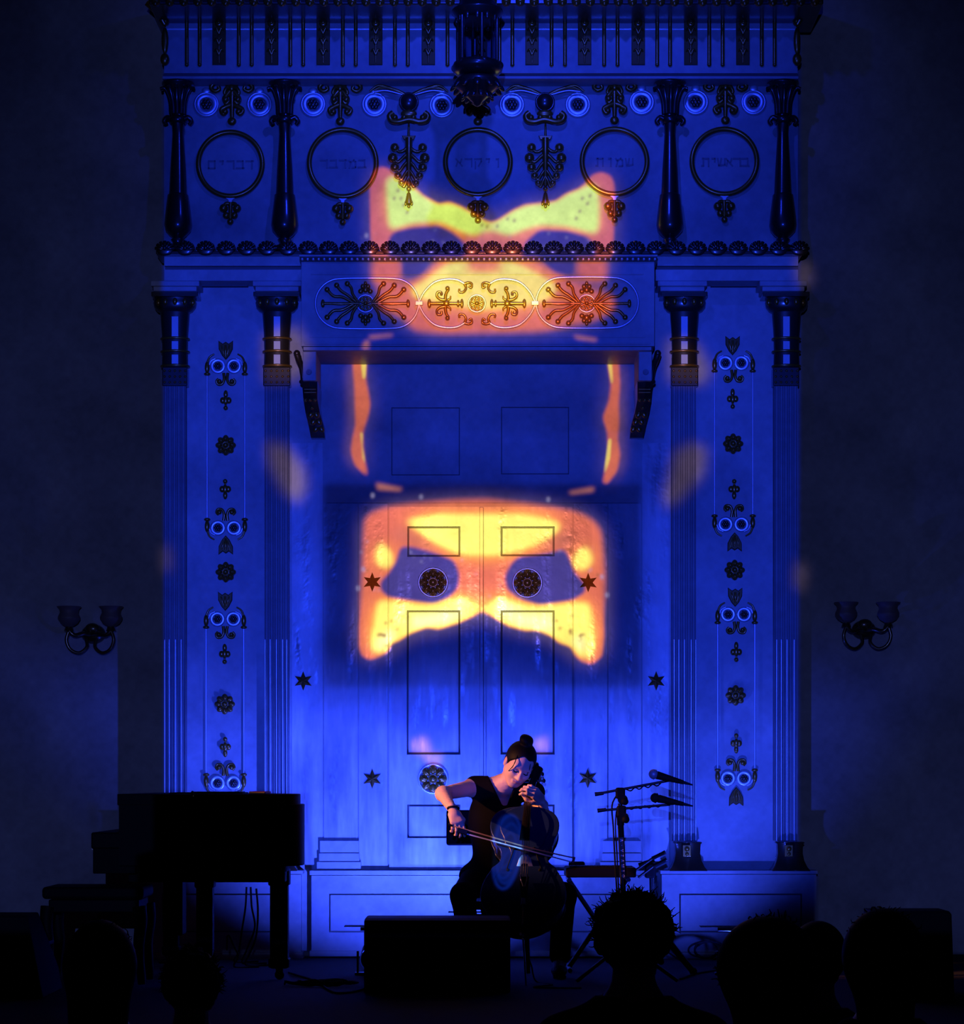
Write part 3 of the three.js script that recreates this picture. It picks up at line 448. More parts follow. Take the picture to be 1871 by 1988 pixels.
[[447, 320, 62, 'דברים', 'leftmost, between the two left columns'], [665, 318, 65, 'במדבר', 'second from the left, touched by the yellow light'], [927, 316, 63, 'ויקרא', 'middle, straight below the hanging lantern'], [1192, 315, 63, 'שמות', 'second from right, lower edge in yellow light'], [1405, 315, 63, 'בראשית', 'rightmost, between the two right columns']].forEach(([x, y, r, word, where]) => {
  const t = at('name_hoop', `large dark hoop round a faint name, ${where}`, 'hoop', x, y, 0.004, 'hoops round the five names');
  mesh('hoop', [new THREE.TorusGeometry(r * u, 5.2 * u, 10, 64).translate(0, 0, 5 * u)], M.gilt, t);
  mesh('finial', [ext([[-10, r + 2], [10, r + 2], [3, r + 8], [2, r + 15], [-2, r + 15], [-3, r + 8]], 4, 1.5, 2)], M.silver, t, 'pale wedge under the hoop');
  mesh('grapes', [tube([[0, r + 12, 4], [0, r + 30, 5], [0, r + 50, 4]], 4.5, 3), ...[-1, 1].flatMap((s) => [tube([[s * 2, r + 14, 4], [s * 9, r + 15, 5], [s * 14, r + 22, 6]], 4, 3), sph(s * 13, r + 24, 6, 8.5), sph(s * 8, r + 38, 6, 7), tor(s * 13, r + 24, 9, 5, 1.6, Math.PI * 2, 12)]), sph(0, r + 50, 6, 6.5)], M.gilt, t);
  const letters = [...word].reverse(), sz = 1.72, adv = Math.min(19, 92 / letters.length);
  letters.forEach((ch, i) => { const ox = (i - letters.length / 2) * adv + 1; const st = []; for (const line of GLY[ch]) for (let k = 0; k + 1 < line.length; k++) st.push(stroke([ox + line[k][0] * sz, -9 + line[k][1] * sz], [ox + line[k + 1][0] * sz, -9 + line[k + 1][1] * sz], 3)); mesh('letter', st, M.letter, t); });
});
// four turned columns of the upper stage
[[345, 468, 165, 'leftmost'], [552, 470, 165, 'second from the left'], [1300, 465, 165, 'third from the left, with the strongest blue glint'], [1519, 465, 165, 'rightmost']].forEach(([x, y0, y1, where]) => {
  const z = 0.085, t = at('turned_column', `dark bronze turned half column standing on the ledge, ${where}`, 'column', x, 486, z, 'turned columns of the upper stage'), b = 486;
  const L = (pts, n = 28) => lathe(pts.map(([r, y]) => [r * u, (b - y) * u]), n);
  mesh('foot', L([[0, 486], [22, 486], [23, 480], [12, 476], [10, 471], [14, 466], [9, 462], [0, 462]].map(([r, y]) => [r, y])), M.dark, t);
  mesh('bulb', L([[8, 464], [16, 458], [24, 449], [26.5, 438], [25, 420], [22, 396], [20, 380], [17, 378]]), M.dark, t);
  mesh('shaft', L([[18, 384], [17, 372], [15, 330], [12.5, 290], [11, 262], [12, 246], [15, 232]]), M.dark, t);
  mesh('collar', [L([[14, 243], [17, 240], [18, 235], [16, 230], [13, 228]]), ...[-1, 1].map((s) => tube([[s * 12, b - 0 - 486 + (236 - 486), 8], [s * 20, 232 - 486, 6], [s * 26, 238 - 486, 4], [s * 22, 245 - 486, 4]], 6, 4))], M.dark, t);
  mesh('capital', [L([[13, 232], [12, 222], [14, 205], [18, 188], [25, 176], [31, 168], [31, 164], [4, 163]]), ...[0, 1, 2, 3, 4].map((i) => { const a = -1.2 + i * 0.6; return tube([[Math.sin(a) * 13, 225 - 486, Math.cos(a) * 13], [Math.sin(a) * 16, 198 - 486, Math.cos(a) * 16], [Math.sin(a) * 27, 176 - 486, Math.cos(a) * 25], [Math.sin(a) * 35, 178 - 486, Math.cos(a) * 30]], 5, 4); })], M.dark, t);
});
// side wings: two rod frames each, with drops, rosettes and tulips between them
const tulipG = ext([[-13, -17], [-6, -11], [0, -15], [6, -11], [13, -17], [12, -3], [6, 9], [0, 16], [-6, 9], [-12, -3]], 3, 2, 1), tulipV = merge([tube([[0, 12, 5], [0, 0, 7], [0, -10, 6]], 2.6, 2), tube([[-3, 8, 5], [-6, -2, 6], [-8, -10, 5]], 2.2, 1.6), tube([[3, 8, 5], [6, -2, 6], [8, -10, 5]], 2.2, 1.6)]);
const dropG = merge([sph(0, -12, 4, 4.5, 8, 4), sph(-6, 0, 4, 5.5, 6.5, 4), sph(6, 0, 4, 5.5, 6.5, 4), sph(0, 0, 6, 5, 9, 4)]), dropB = merge([tube([[0, 6, 4], [0, 12, 4]], 2.2), sph(0, 15, 5, 4.6)]);
function frame(side, part2, cxs, xl, xr, yTop, yBot) {
  const cy = (yTop + yBot) / 2, cx = (xl + xr) / 2, t = at('rod_frame', `${part2} frame of two thin bright rods on the ${side} wing of the ark`, 'ornament frame', cx, cy, 0.004, 'rod frames on the wings');
  for (const x of [xl, xr]) { const s = x < cx ? -1 : 1; mesh('rod', [tube([[x - cx, yTop + 16 - cy, 4], [x - cx, 0, 4], [x - cx, yBot - 16 - cy, 4]], 1.5, 1.5, 6)], M.silver, t, 'thin bright rod');
    for (const [y, v] of [[yTop, 1], [yBot, -1]]) mesh('finial', [sph(x - cx, y - 0 * v - cy, 4, 5, 12, 5), sph(x - cx, y + 13 * v - cy, 4, 6.5, 3.5, 5), tube([[x - cx, y - 8 * v - cy, 4], [x - cx - s * 5, y - 20 * v - cy, 4], [x - cx - s * 14, y - 26 * v - cy, 4]], 2.6, 1.6)], M.gilt, t); }
  for (const [y, v] of [[yTop, 1], [yBot, -1]]) for (const s of [-1, 1]) {
    const ex = cxs + s * 15.5 - cx, ey = y + 2 * v - 5 * v - cy;
    eyeParts(t, ex, ey, 15);
    mesh('arc', tube([[ex + s * 5, ey - 14 * v, 3], [ex + s * 13, ey - 10 * v, 3], [ex + s * 17, ey - 1 * v, 3]], 2.2, 1.4), M.silver, t, 'bright arc over the ring');
    const c = mesh('curl', curlG(s * 1, v), M.gilt, t); c.position.set((cxs + s * 11 - cx) * u, -(ey + 28 * v) * u, 0);
  }
}
frame('left', 'upper', 438, 402, 475, 714, 1022); frame('left', 'lower', 437, 400, 473, 1205, 1517);
frame('right', 'upper', 1423, 1386, 1460, 708, 1015); frame('right', 'lower', 1428, 1392, 1464, 1196, 1508);
const wing = { left: 'left wing of the ark', right: 'right wing of the ark' };
for (const [side, rows] of [['left', { drop: [[438, 778, 1], [437, 950, -1], [436, 1270, 1], [437, 1450, -1]], ros: [[438, 865], [438, 1111], [436, 1367]], tul: [[438, 681, 1], [438, 1058, -1], [437, 1168, 1]] }], ['right', { drop: [[1421, 775, 1], [1424, 950, -1], [1428, 1266, 1], [1428, 1443, -1]], ros: [[1422, 862], [1425, 1107], [1427, 1350]], tul: [[1421, 672, 1], [1425, 1052, -1], [1426, 1160, 1], [1428, 1546, -1]] }]]) {
  const nm = ['nearest the top', 'low in the upper frame', 'high in the lower frame', 'low in the lower frame'];
  rows.drop.forEach(([x, y, v], i) => { const t = at('leaf_drop', `tiny dark leaf drop on the ${wing[side]}, ${nm[i]}`, 'ornament', x, y, 0.004, 'leaf drops on the wings'); mesh('leaf', dropG, M.gilt, t); mesh('ball', dropB, M.gilt, t); if (v < 0) t.rotation.z = Math.PI; });
  rows.ros.forEach(([x, y], i) => { const t = at('wing_rosette', `dark eight-petalled rosette on the ${wing[side]}, ${['inside the upper rod frame', 'between the two rod frames', 'inside the lower rod frame'][i]}`, 'rosette', x, y, 0.004, 'rosettes on the wings'); rosetteParts(t, 20, 8); });
  rows.tul.forEach(([x, y, v], i) => { const t = at('tulip', `dark tulip-shaped leaf on the ${wing[side]}, ${['topmost, above the upper frame', 'upside down above the middle rosette', 'below the middle rosette', 'lowest, beside the microphones'][i]}`, 'ornament', x, y, 0.003, 'tulips on the wings'); mesh('leaf', tulipG, M.matte, t); mesh('veins', tulipV, M.gilt, t); if (v < 0) t.rotation.z = Math.PI; });
}
// six-pointed stars beside the doors
function starGeo(r) {
  const p = [], idx = []; p.push(0, 0, 7 * u);
  for (let i = 0; i < 12; i++) { const a = i * Math.PI / 6 + Math.PI / 2, q = (i % 2 ? r * 0.46 : r) * u; p.push(Math.cos(a) * q, Math.sin(a) * q, 1.5 * u); }
  for (let i = 0; i < 12; i++) { const a = i * Math.PI / 6 + Math.PI / 2, q = (i % 2 ? r * 0.46 : r) * u; p.push(Math.cos(a) * q, Math.sin(a) * q, 0); }
  for (let i = 0; i < 12; i++) { const a = 1 + i, b = 1 + (i + 1) % 12; idx.push(0, a, b, a, a + 12, b, b, a + 12, b + 12); }
  const g = new THREE.BufferGeometry(); g.setAttribute('position', new THREE.BufferAttribute(new Float32Array(p), 3)); g.setIndex(idx); const n = g.toNonIndexed(); n.computeVertexNormals(); return n;
}
const star = starGeo(19);
[[588, 1322, 0.008, 'at the foot of the left jamb, dark, near the pilaster'], [1273, 1322, 0.008, 'beside the right pilaster, dark on blue'], [722, 1130, 0.022, 'lit orange at the left edge of the projected face'], [1141, 1131, 0.022, 'lit orange at the right edge of the projected face'], [722, 1512, 0.022, 'low down left of the doors, above the dado'], [1140, 1511, 0.022, 'low down right of the doors, beside the cellist']].forEach(([x, y, z, where]) => { const t = at('six_pointed_star', `dark metal six-pointed star ${where}`, 'star', x, y, z, 'stars beside the doors'); mesh('star', star, M.matte, t); });
// cartouche on the lintel
{
  const Z = 0.442, f = kz(Z) / u, t = at('cartouche', 'long cartouche of bright ovals and dark gilt scrolls on the lintel', 'cartouche', 925, 590, Z), X = (x) => (x - 925) * f, Y = (y) => (y - 590) * f;
  const capsule = (x0, x1, y0, y1) => { const r = (y1 - y0) / 2, pts = [], cy = (y0 + y1) / 2; for (let i = 0; i <= 10; i++) { const a = Math.PI / 2 + Math.PI * i / 10; pts.push([X(x0 + r + Math.cos(a) * r), Y(cy - Math.sin(a) * r), 4]); } for (let i = 0; i <= 10; i++) { const a = -Math.PI / 2 + Math.PI * i / 10; pts.push([X(x1 - r + Math.cos(a) * r), Y(cy - Math.sin(a) * r), 4]); } return tube(pts, 2.5, 2.5, 6, true, 120); };
  mesh('oval_band', capsule(612, 812, 542, 638), M.silver, t, 'bright oval band'); mesh('oval_band', capsule(1040, 1238, 540, 637), M.silver, t, 'bright oval band');
  for (const [s, cx, ex] of [[1, 813, 905], [-1, 1038, 946]]) for (const v of [-1, 1]) {
    mesh('arc_band', tube([[X(cx), Y(590 + v * 3), 4], [X(cx + s * 10), Y(590 + v * 22), 4], [X(cx + s * 30), Y(590 + v * 41), 4], [X(cx + s * 55), Y(590 + v * 47), 4], [X(cx + s * 75), Y(590 + v * 45), 4], [X(cx + s * 88), Y(590 + v * 38), 4]], 2.5, 2.7), M.silver, t, 'bright arc band');
    const e = cx + s * 88; mesh('scroll_end', [tube([[X(e), Y(590 + v * 38), 5], [X(e + s * 8), Y(590 + v * 40), 5], [X(e + s * 14), Y(590 + v * 38), 6], [X(e + s * 13), Y(590 + v * 30), 6], [X(e + s * 8), Y(590 + v * 33), 6]], 3, 2.2), tube([[X(e), Y(590 + v * 38), 5], [X(e + s * 3), Y(590 + v * 30), 5], [X(e - s * 2), Y(590 + v * 22), 6], [X(e - s * 10), Y(590 + v * 22), 6], [X(e - s * 10), Y(590 + v * 28), 6]], 3, 2.2)], M.gilt, t);
  }
  for (const x of [813, 1038]) mesh('clasp', bx(X(x) * u, 0, 4 * u, 15 * f * u, 8 * f * u, 9 * u, 0.004), M.silver, t, 'bright clasp');
  for (const x of [709, 925, 1138]) { const g = new THREE.Group(); g.name = 'rosette'; g.position.set(X(x) * u, 0, 0); t.add(g); mesh('rosette_ring', tor(0, 0, 3, 16, 1.8, Math.PI * 2, 28), M.silver, g); mesh('rosette_petals', [...[...Array(8)].map((_, i) => tor(Math.cos(i * 0.785) * 8.5, Math.sin(i * 0.785) * 8.5, 4, 4, 1.6, Math.PI * 2, 12)), sph(0, 0, 5, 4.2)], M.gilt, g); }
  const arm = (s, v, k) => [[[14, 3], [24, 18], [27, 30], [34, 37], 0], [[18, 3], [34, 16], [46, 24], [54, 34], 0], [[24, 2], [44, 12], [60, 14], [72, 26], 0]][k].slice(0, 4).map(([a, b]) => [s * a, v * b, 4]);
  for (const x of [709, 1138]) for (const s of [-1, 1]) {
    const l = []; for (const v of [-1, 1]) for (let k = 0; k < 3; k++) { const p = arm(s, v, k); l.push(tube(p, 2.8, 3.3), sph(p[3][0], p[3][1], 5, 5.2, 5.2, 4)); }
    l.push(tube([[s * 12, 0, 4], [s * 50, 0, 4], [s * 78, 0, 4]], 2.2, 3), tube([[s * 20, 0, 4], [s * 52, 2, 6], [s * 76, 0, 4]], 1.8, 1.4), sph(s * 80, 0, 4, 4, 8, 4));
    const m = mesh('branch_fan', l, M.gilt, t); m.position.x = X(x) * u;
  }
  for (const x of [709, 1138]) for (const v of [-1, 1]) { const m = mesh('leaf_tuft', [sph(0, v * 26, 4, 5, 6, 4), sph(-9, v * 23, 4, 5, 5, 4), sph(9, v * 23, 4, 5, 5, 4), sph(-5, v * 32, 4, 4.5, 5, 4), sph(5, v * 32, 4, 4.5, 5, 4), sph(0, v * 38, 4, 3.5, 4, 3)], M.gilt, t); m.position.x = X(x) * u; }
  for (const [x, s] of [[866, 1], [984, -1]]) { const l = [tube([[-s * 30, 0, 4], [0, 0, 5], [s * 28, 0, 4]], 3.4, 3), sph(-s * 32, 0, 4, 4, 9, 4), sph(s * 29, 0, 4, 3.5, 9, 4), sph(s * 22, 0, 4, 3, 7, 4), sph(0, 0, 6, 7, 7, 5)]; for (const v of [-1, 1]) l.push(tube([[0, 0, 5], [-s * 2, v * 10, 5], [0, v * 20, 5], [s * 4, v * 27, 5], [0, v * 31, 6]], 4, 2.6), sph(s * 2, v * 28, 6, 4.5), tube([[-s * 2, v * 6, 5], [-s * 12, v * 8, 5], [-s * 18, v * 14, 5], [-s * 16, v * 21, 6], [-s * 9, v * 20, 6], [-s * 10, v * 15, 7]], 3.2, 2.4), tube([[s * 2, v * 6, 5], [s * 7, v * 9, 5], [s * 8, v * 14, 5]], 2.6, 1.6)); const m = mesh('scroll_cross', l, M.gilt, t); m.position.x = X(x) * u; }
}
// corbels under the lintel
for (const [s, xi, side] of [[1, 600, 'left'], [-1, 1252, 'right']]) {
  const t = at('corbel', `carved dark bracket under the ${side} end of the lintel`, 'corbel', xi + s * 16, 852, 0.02, 'corbels under the lintel'), b = (x0, y0, x1, y1, zf, zb, r) => block(Math.min(x0, x1), y0, Math.max(x0, x1), y1, zf, zb, r);
  part('block', b(xi - s * 13, 682, xi + s * 13, 739, 0.4, 0.002, 0.006), M.paint, t, 'plain pale upper block');
  part('stud', [new THREE.CylinderGeometry(0.016, 0.018, 0.01, 16).rotateX(Math.PI / 2).translate(W(xi - s * 1, 722, 0.404).x, W(xi, 722, 0.404).y, 0.403)], M.flute, t);
  const o = W(xi - s * 18, 710, 0.33); part('volute', [taper(new THREE.CatmullRomCurve3([V(o.x - s * 0.02, o.y + 0.075, 0.34), V(o.x - s * 0.012, o.y + 0.045, 0.33), V(o.x + s * 0.004, o.y, 0.3), V(o.x + s * 0.012, o.y - 0.06, 0.28), V(o.x + s * 0.01, o.y - 0.085, 0.28)]), 0.02, 0.014, 8, 24), new THREE.SphereGeometry(0.016, 10, 8).translate(o.x + s * 0.006, o.y - 0.085, 0.28), new THREE.SphereGeometry(0.02, 10, 8).translate(o.x - s * 0.018, o.y + 0.07, 0.34)], M.dark, t);
  const sect = [[739, -17, 15, 0.37], [752, -14, 15, 0.36], [775, -12, 15, 0.31], [800, -8, 20, 0.24], [825, -2, 27, 0.15], [850, 3, 30, 0.07]], pos = [], id = [];
  sect.forEach(([y, a, c, zf]) => { for (const [dx, z] of [[a, 0.002], [a, zf * 0.95], [(a + c) / 2, zf], [c, zf * 0.95], [c, 0.002]]) { const q = W(xi + s * dx, y, zf); pos.push(q.x, q.y, z); } });
  for (let i = 0; i + 1 < sect.length; i++) for (let j = 0; j < 5; j++) { const a = i * 5 + j, c = i * 5 + (j + 1) % 5; s > 0 ? id.push(a, a + 5, c, c, a + 5, c + 5) : id.push(a, c, a + 5, c, c + 5, a + 5); }
  const last = (sect.length - 1) * 5; for (let j = 1; j < 4; j++) { s > 0 ? id.push(last, last + j + 1, last + j, 0, j, j + 1) : id.push(last, last + j, last + j + 1, 0, j + 1, j); }
  const g = new THREE.BufferGeometry(); g.setAttribute('position', new THREE.BufferAttribute(new Float32Array(pos), 3)); g.setIndex(id); const gn = g.toNonIndexed(); gn.computeVertexNormals();
  part('acanthus', gn, M.dark, t);
  const l = []; for (const [y, zf, r] of [[756, 0.362, 2], [762, 0.352, 2]]) { const q = W(xi + s * 1, y, zf); l.push(bx(q.x, q.y, zf, 0.07, 0.008, 0.01)); }
  for (const dx of [-8, 1, 10]) { const q = W(xi + s * dx, 777, 0.31); l.push(new THREE.SphereGeometry(0.011, 10, 8).translate(q.x, q.y, 0.315)); } { const q = W(xi + s * 5, 792, 0.265); l.push(new THREE.SphereGeometry(0.011, 10, 8).translate(q.x, q.y, 0.268)); }
  for (let k = 0; k < 3; k++) { const q = W(xi + s * (8 + k * 5), 805 + k * 14, 0.22 - k * 0.05); for (const e of [-1, 1]) l.push(new THREE.SphereGeometry(1, 8, 6).scale(0.016, 0.024, 0.012).rotateZ(e * 0.5).translate(q.x + e * 0.016, q.y, 0.225 - k * 0.05)); }
  part('carving', l, M.gilt, t);
}
// wall lamps
[[181, 1228, 'left', 1], [1676, 1220, 'right', -1]].forEach(([x, y, side, s]) => {
  const Z = -0.18, t = thing('wall_sconce', `unlit two-armed wall lamp with tulip glass shades on the ${side} wall`, 'wall lamp', W(x, y + 30, Z), 'unlit wall lamps'), c = W(x, y, Z);
  const q = (dx, dy, dz) => V(c.x + dx * u, c.y - dy * u, Z + dz * u);
  part('backplate', [new THREE.SphereGeometry(1, 20, 12).scale(0.075, 0.06, 0.05).translate(c.x, c.y - 0.01, Z), new THREE.SphereGeometry(1, 16, 10).scale(0.045, 0.035, 0.03).translate(c.x, c.y + 0.02, Z + 0.04)], M.dark, t);
  for (const e of [-1, 1]) {
    part('arm', [wire([q(0, 5, 14), q(e * 14, 4, 30), q(e * 30, 8, 38), q(e * 40, 0, 40), q(e * 41, -2, 40)], 0.014), wire([q(e * 41, -2, 40), q(e * 46, 18, 40), q(e * 38, 36, 38), q(e * 22, 42, 34), q(e * 8, 30, 30), q(e * 10, 14, 26)], 0.011), rod(q(e * 41, 0, 40), q(e * 41, -12, 40), 0.03, 0.018)], M.dark, t);
    const b = q(e * 41 + (e < 0 ? -2 : -4) * 0, -8, 40);
    part('shade', lathe([[0.018, 0], [0.05, 0.02], [0.066, 0.045], [0.066, 0.06], [0.055, 0.085], [0.058, 0.105], [0.074, 0.122], [0.072, 0.123], [0.053, 0.105], [0.05, 0.085], [0.06, 0.06], [0.06, 0.045], [0.045, 0.024], [0.018, 0.004]].map(([r, h]) => [r, h]), 24).translate(b.x, b.y, b.z), M.shade, t, 'frosted tulip glass');
  }
});
// hanging lantern before the frieze
{
  const Z = 0.9, f = kz(Z), c = W(926, 205, Z), t = thing('hanging_lantern', 'dark ornate hanging lantern with tall glass panes and leafy bowl', 'lantern', V(c.x, c.y, Z)), Y = (y) => (205 - y) * f, L = (pts, n = 24) => lathe(pts.map(([r, y]) => [r * f, Y(y)]), n);
  mesh('bowl', [L([[0, 208], [7, 204], [10, 198], [20, 190], [34, 178], [44, 168], [46, 160], [40, 154], [22, 150], [0, 150]])], M.dark, t);
  const lf = []; for (let i = 0; i < 12; i++) { const a = i * Math.PI / 6; lf.push(new THREE.SphereGeometry(1, 8, 6).scale(8 * f, 13 * f, 5 * f).rotateX(-0.7).translate(0, Y(168), 44 * f).rotateY(a), new THREE.SphereGeometry(1, 8, 6).scale(6 * f, 10 * f, 4 * f).rotateX(-0.5).translate(0, Y(186), 27 * f).rotateY(a + 0.26)); }
  mesh('leaf_skirt', lf, M.dark, t);
  mesh('cup', [L([[0, 150], [20, 150], [40, 146], [48, 138], [50, 132], [46, 124], [36, 120], [0, 120]])], M.dark, t);
  const br = []; for (let i = 0; i < 6; i++) { const a = i * Math.PI / 3 + 0.3; br.push(new THREE.SphereGeometry(1, 10, 8).scale(10 * f, 9 * f, 7 * f).translate(Math.sin(a) * 42 * f, Y(130), Math.cos(a) * 42 * f)); }
  mesh('boss', br, M.dark, t);
  for (let i = 0; i < 6; i++) { const a = i * Math.PI / 3 + 0.22; mesh('post', rod(V(Math.sin(a) * 40 * f, Y(124), Math.cos(a) * 40 * f), V(Math.sin(a) * 40 * f, Y(38), Math.cos(a) * 40 * f), 3.6 * f), M.dark, t); const b = a + Math.PI / 6; mesh('pane', new THREE.BoxGeometry(33 * f, 80 * f, 0.003).translate(0, Y(82), 33.5 * f).rotateY(b), M.glass, t); }
  mesh('candle', [rod(V(-5 * f, Y(120), 0), V(-5 * f, Y(78), 0), 7 * f, 6 * f), new THREE.SphereGeometry(10 * f, 12, 8).translate(-5 * f, Y(116), 0)], M.dark, t);
  mesh('crown', [L([[0, 40], [38, 42], [42, 36], [50, 26], [50, 22], [42, 18], [34, 4], [20, -18], [8, -40], [3, -60], [0, -62]])], M.dark, t);
  const pt = []; for (let i = 0; i < 12; i++) { const a = i * Math.PI / 6; pt.push(new THREE.SphereGeometry(1, 8, 6).scale(5 * f, 9 * f, 3.5 * f).translate(0, Y(40), 40 * f).rotateY(a)); }
  mesh('crown_leaf', pt, M.dark, t);
  mesh('chain', [rod(V(0, Y(-58), 0), V(0, 8.1 - c.y, 0), 0.008)], M.dark, t);
}

// ------------------------------------------------------------------ implicit bodies
const cap = (a, b, ra, rb = ra) => { const dx = b.x - a.x, dy = b.y - a.y, dz = b.z - a.z, L = dx * dx + dy * dy + dz * dz || 1e-9; return (x, y, z) => { const px = x - a.x, py = y - a.y, pz = z - a.z, t = cl((px * dx + py * dy + pz * dz) / L); return Math.hypot(px - dx * t, py - dy * t, pz - dz * t) - (ra + (rb - ra) * t); }; };
const ell = (c, r) => (x, y, z) => { const a = (x - c.x) / r.x, b = (y - c.y) / r.y, d = (z - c.z) / r.z, k = Math.hypot(a, b, d); return k < 1e-6 ? -Math.min(r.x, r.y, r.z) : k * (k - 1) / Math.hypot(a / r.x, b / r.y, d / r.z); };
const smin = (a, b, k) => { const h = Math.max(k - Math.abs(a - b), 0) / k; return Math.min(a, b) - h * h * k * 0.25; };
const blend = (fs, k) => (x, y, z) => { let d = fs[0](x, y, z); for (let i = 1; i < fs.length; i++) d = smin(d, fs[i](x, y, z), k); return d; };
function field(c, half, res, f) {
  const m = new MarchingCubes(res, new THREE.MeshBasicMaterial(), false, false, 160000); m.isolation = 0;
  const h = res / 2; let i = 0;
  for (let z = 0; z < res; z++) for (let y = 0; y < res; y++) for (let x = 0; x < res; x++) m.field[i++] = -f((x - h) / h * half + c.x, (y - h) / h * half + c.y, (z - h) / h * half + c.z);
  m.update();
  const n = m.count, p = new Float32Array(n * 3);
  for (let q = 0; q < n; q++) { p[3 * q] = m.positionArray[3 * q] * half + c.x; p[3 * q + 1] = m.positionArray[3 * q + 1] * half + c.y; p[3 * q + 2] = m.positionArray[3 * q + 2] * half + c.z; }
  let g = new THREE.BufferGeometry(); g.setAttribute('position', new THREE.BufferAttribute(p, 3));
  let vol = 0; for (let q = 0; q < n * 3; q += 9) vol += p[q] * (p[q + 4] * p[q + 8] - p[q + 5] * p[q + 7]) - p[q + 1] * (p[q + 3] * p[q + 8] - p[q + 5] * p[q + 6]) + p[q + 2] * (p[q + 3] * p[q + 7] - p[q + 4] * p[q + 6]);
  if (vol < 0) for (let q = 0; q < n * 3; q += 9) for (let k = 0; k < 3; k++) { const t = p[q + 3 + k]; p[q + 3 + k] = p[q + 6 + k]; p[q + 6 + k] = t; }
  g = mergeVertices(g, 1e-5); g.computeVertexNormals(); return g.toNonIndexed();
}
const v3 = (x, y, z) => ({ x, y, z });
// a head in its own frame: face to +z, top to +y
const headSDF = (() => {
  const base = blend([ell(v3(0, 0.035, -0.012), v3(0.073, 0.082, 0.093)), ell(v3(0, -0.03, 0.03), v3(0.057, 0.075, 0.056)), cap(v3(0.05, -0.045, 0.01), v3(0.012, -0.09, 0.055), 0.022, 0.019), cap(v3(-0.05, -0.045, 0.01), v3(-0.012, -0.09, 0.055), 0.022, 0.019), cap(v3(-0.032, 0.02, 0.07), v3(0.032, 0.02, 0.07), 0.016), ell(v3(0.034, -0.024, 0.06), v3(0.022, 0.02, 0.02)), ell(v3(-0.034, -0.024, 0.06), v3(0.022, 0.02, 0.02)), cap(v3(0, -0.06, -0.025), v3(0, -0.19, -0.045), 0.05, 0.052)], 0.03);
  const nose = blend([cap(v3(0, 0.012, 0.078), v3(0, -0.03, 0.102), 0.008, 0.0125), ell(v3(0.011, -0.034, 0.09), v3(0.009, 0.008, 0.011)), ell(v3(-0.011, -0.034, 0.09), v3(0.009, 0.008, 0.011))], 0.012);
  const lips = blend([cap(v3(-0.019, -0.058, 0.078), v3(0.019, -0.058, 0.078), 0.0065), cap(v3(-0.015, -0.067, 0.077), v3(0.015, -0.067, 0.077), 0.0075), ell(v3(0, -0.06, 0.083), v3(0.012, 0.01, 0.007))], 0.008);
  const ears = (x, y, z) => ell(v3(0.074, -0.005, -0.008), v3(0.009, 0.031, 0.019))(Math.abs(x), y, z);
  const sock = ell(v3(0.029, 0.001, 0.092), v3(0.019, 0.013, 0.02)), eye = ell(v3(0.029, 0, 0.071), v3(0.013, 0.0125, 0.0125));
  return (x, y, z) => { let d = smin(smin(base(x, y, z), nose(x, y, z), 0.012), lips(x, y, z), 0.008); const ax = Math.abs(x), s = -sock(ax, y, z), h = Math.max(0.012 - Math.abs(d - s), 0) / 0.012; d = Math.max(d, s) + h * h * 0.003; d = Math.min(d, eye(ax, y, z)); return smin(d, ears(x, y, z), 0.008); };
})();
// a hand in its own frame: wrist at the origin, fingers to +y, palm faces +z, thumb on the +x side
function handSDF(curl, spread = 1, thumbIn = 0.4) {
  const fs = [];
  fs.push(cap(v3(0.022, 0.03, 0), v3(0.026, 0.082, 0), 0.0135, 0.012), cap(v3(0.008, 0.025, 0), v3(0.009, 0.085, 0), 0.0145, 0.0125), cap(v3(-0.008, 0.025, 0), v3(-0.009, 0.082, 0), 0.0145, 0.012), cap(v3(-0.02, 0.025, 0), v3(-0.026, 0.075, 0), 0.0135, 0.011), cap(v3(0, -0.03, 0), v3(0, 0.03, 0), 0.022, 0.02));
  const palm = blend(fs, 0.02), fingers = [];
  [[0.026, 0.082, 0.086, 0.0088, 0.07], [0.009, 0.086, 0.094, 0.009, 0.0], [-0.009, 0.083, 0.088, 0.0086, -0.05], [-0.025, 0.076, 0.070, 0.0078, -0.12]].forEach(([x, y, L, r, sp], i) => {
    const c = Array.isArray(curl) ? curl[i] : curl; let a = c * 0.55, p = v3(x, y, 0); const seg = [0.46, 0.3, 0.24], parts = [];
    seg.forEach((q, k) => { const n = v3(p.x + Math.sin(sp * spread) * L * q, p.y + Math.cos(a) * L * q, p.z + Math.sin(a) * L * q); parts.push(cap(p, n, r * (1 - k * 0.1), r * (0.93 - k * 0.1))); p = n; a += c * 0.75; });
    fingers.push(blend(parts, 0.006));
  });
  const th = [v3(0.022, 0.02, 0.006), v3(0.043, 0.05, 0.006 + thumbIn * 0.02), v3(0.05 - thumbIn * 0.015, 0.078, 0.008 + thumbIn * 0.05), v3(0.048 - thumbIn * 0.03, 0.098, 0.008 + thumbIn * 0.07)];
  const thumb = blend([cap(th[0], th[1], 0.015, 0.011), cap(th[1], th[2], 0.0108, 0.0095), cap(th[2], th[3], 0.0095, 0.0078)], 0.008);
  return (x, y, z) => { let d = palm(x, y, z); for (const f of fingers) d = smin(d, f(x, y, z), 0.005); return smin(d, thumb(x, y, z), 0.008); };
}
const frameM = (y, z, p) => { const Y = y.clone().normalize(), X = new THREE.Vector3().crossVectors(Y, z).normalize(), Z = new THREE.Vector3().crossVectors(X, Y); return new THREE.Matrix4().makeBasis(X, Y, Z).setPosition(p); };

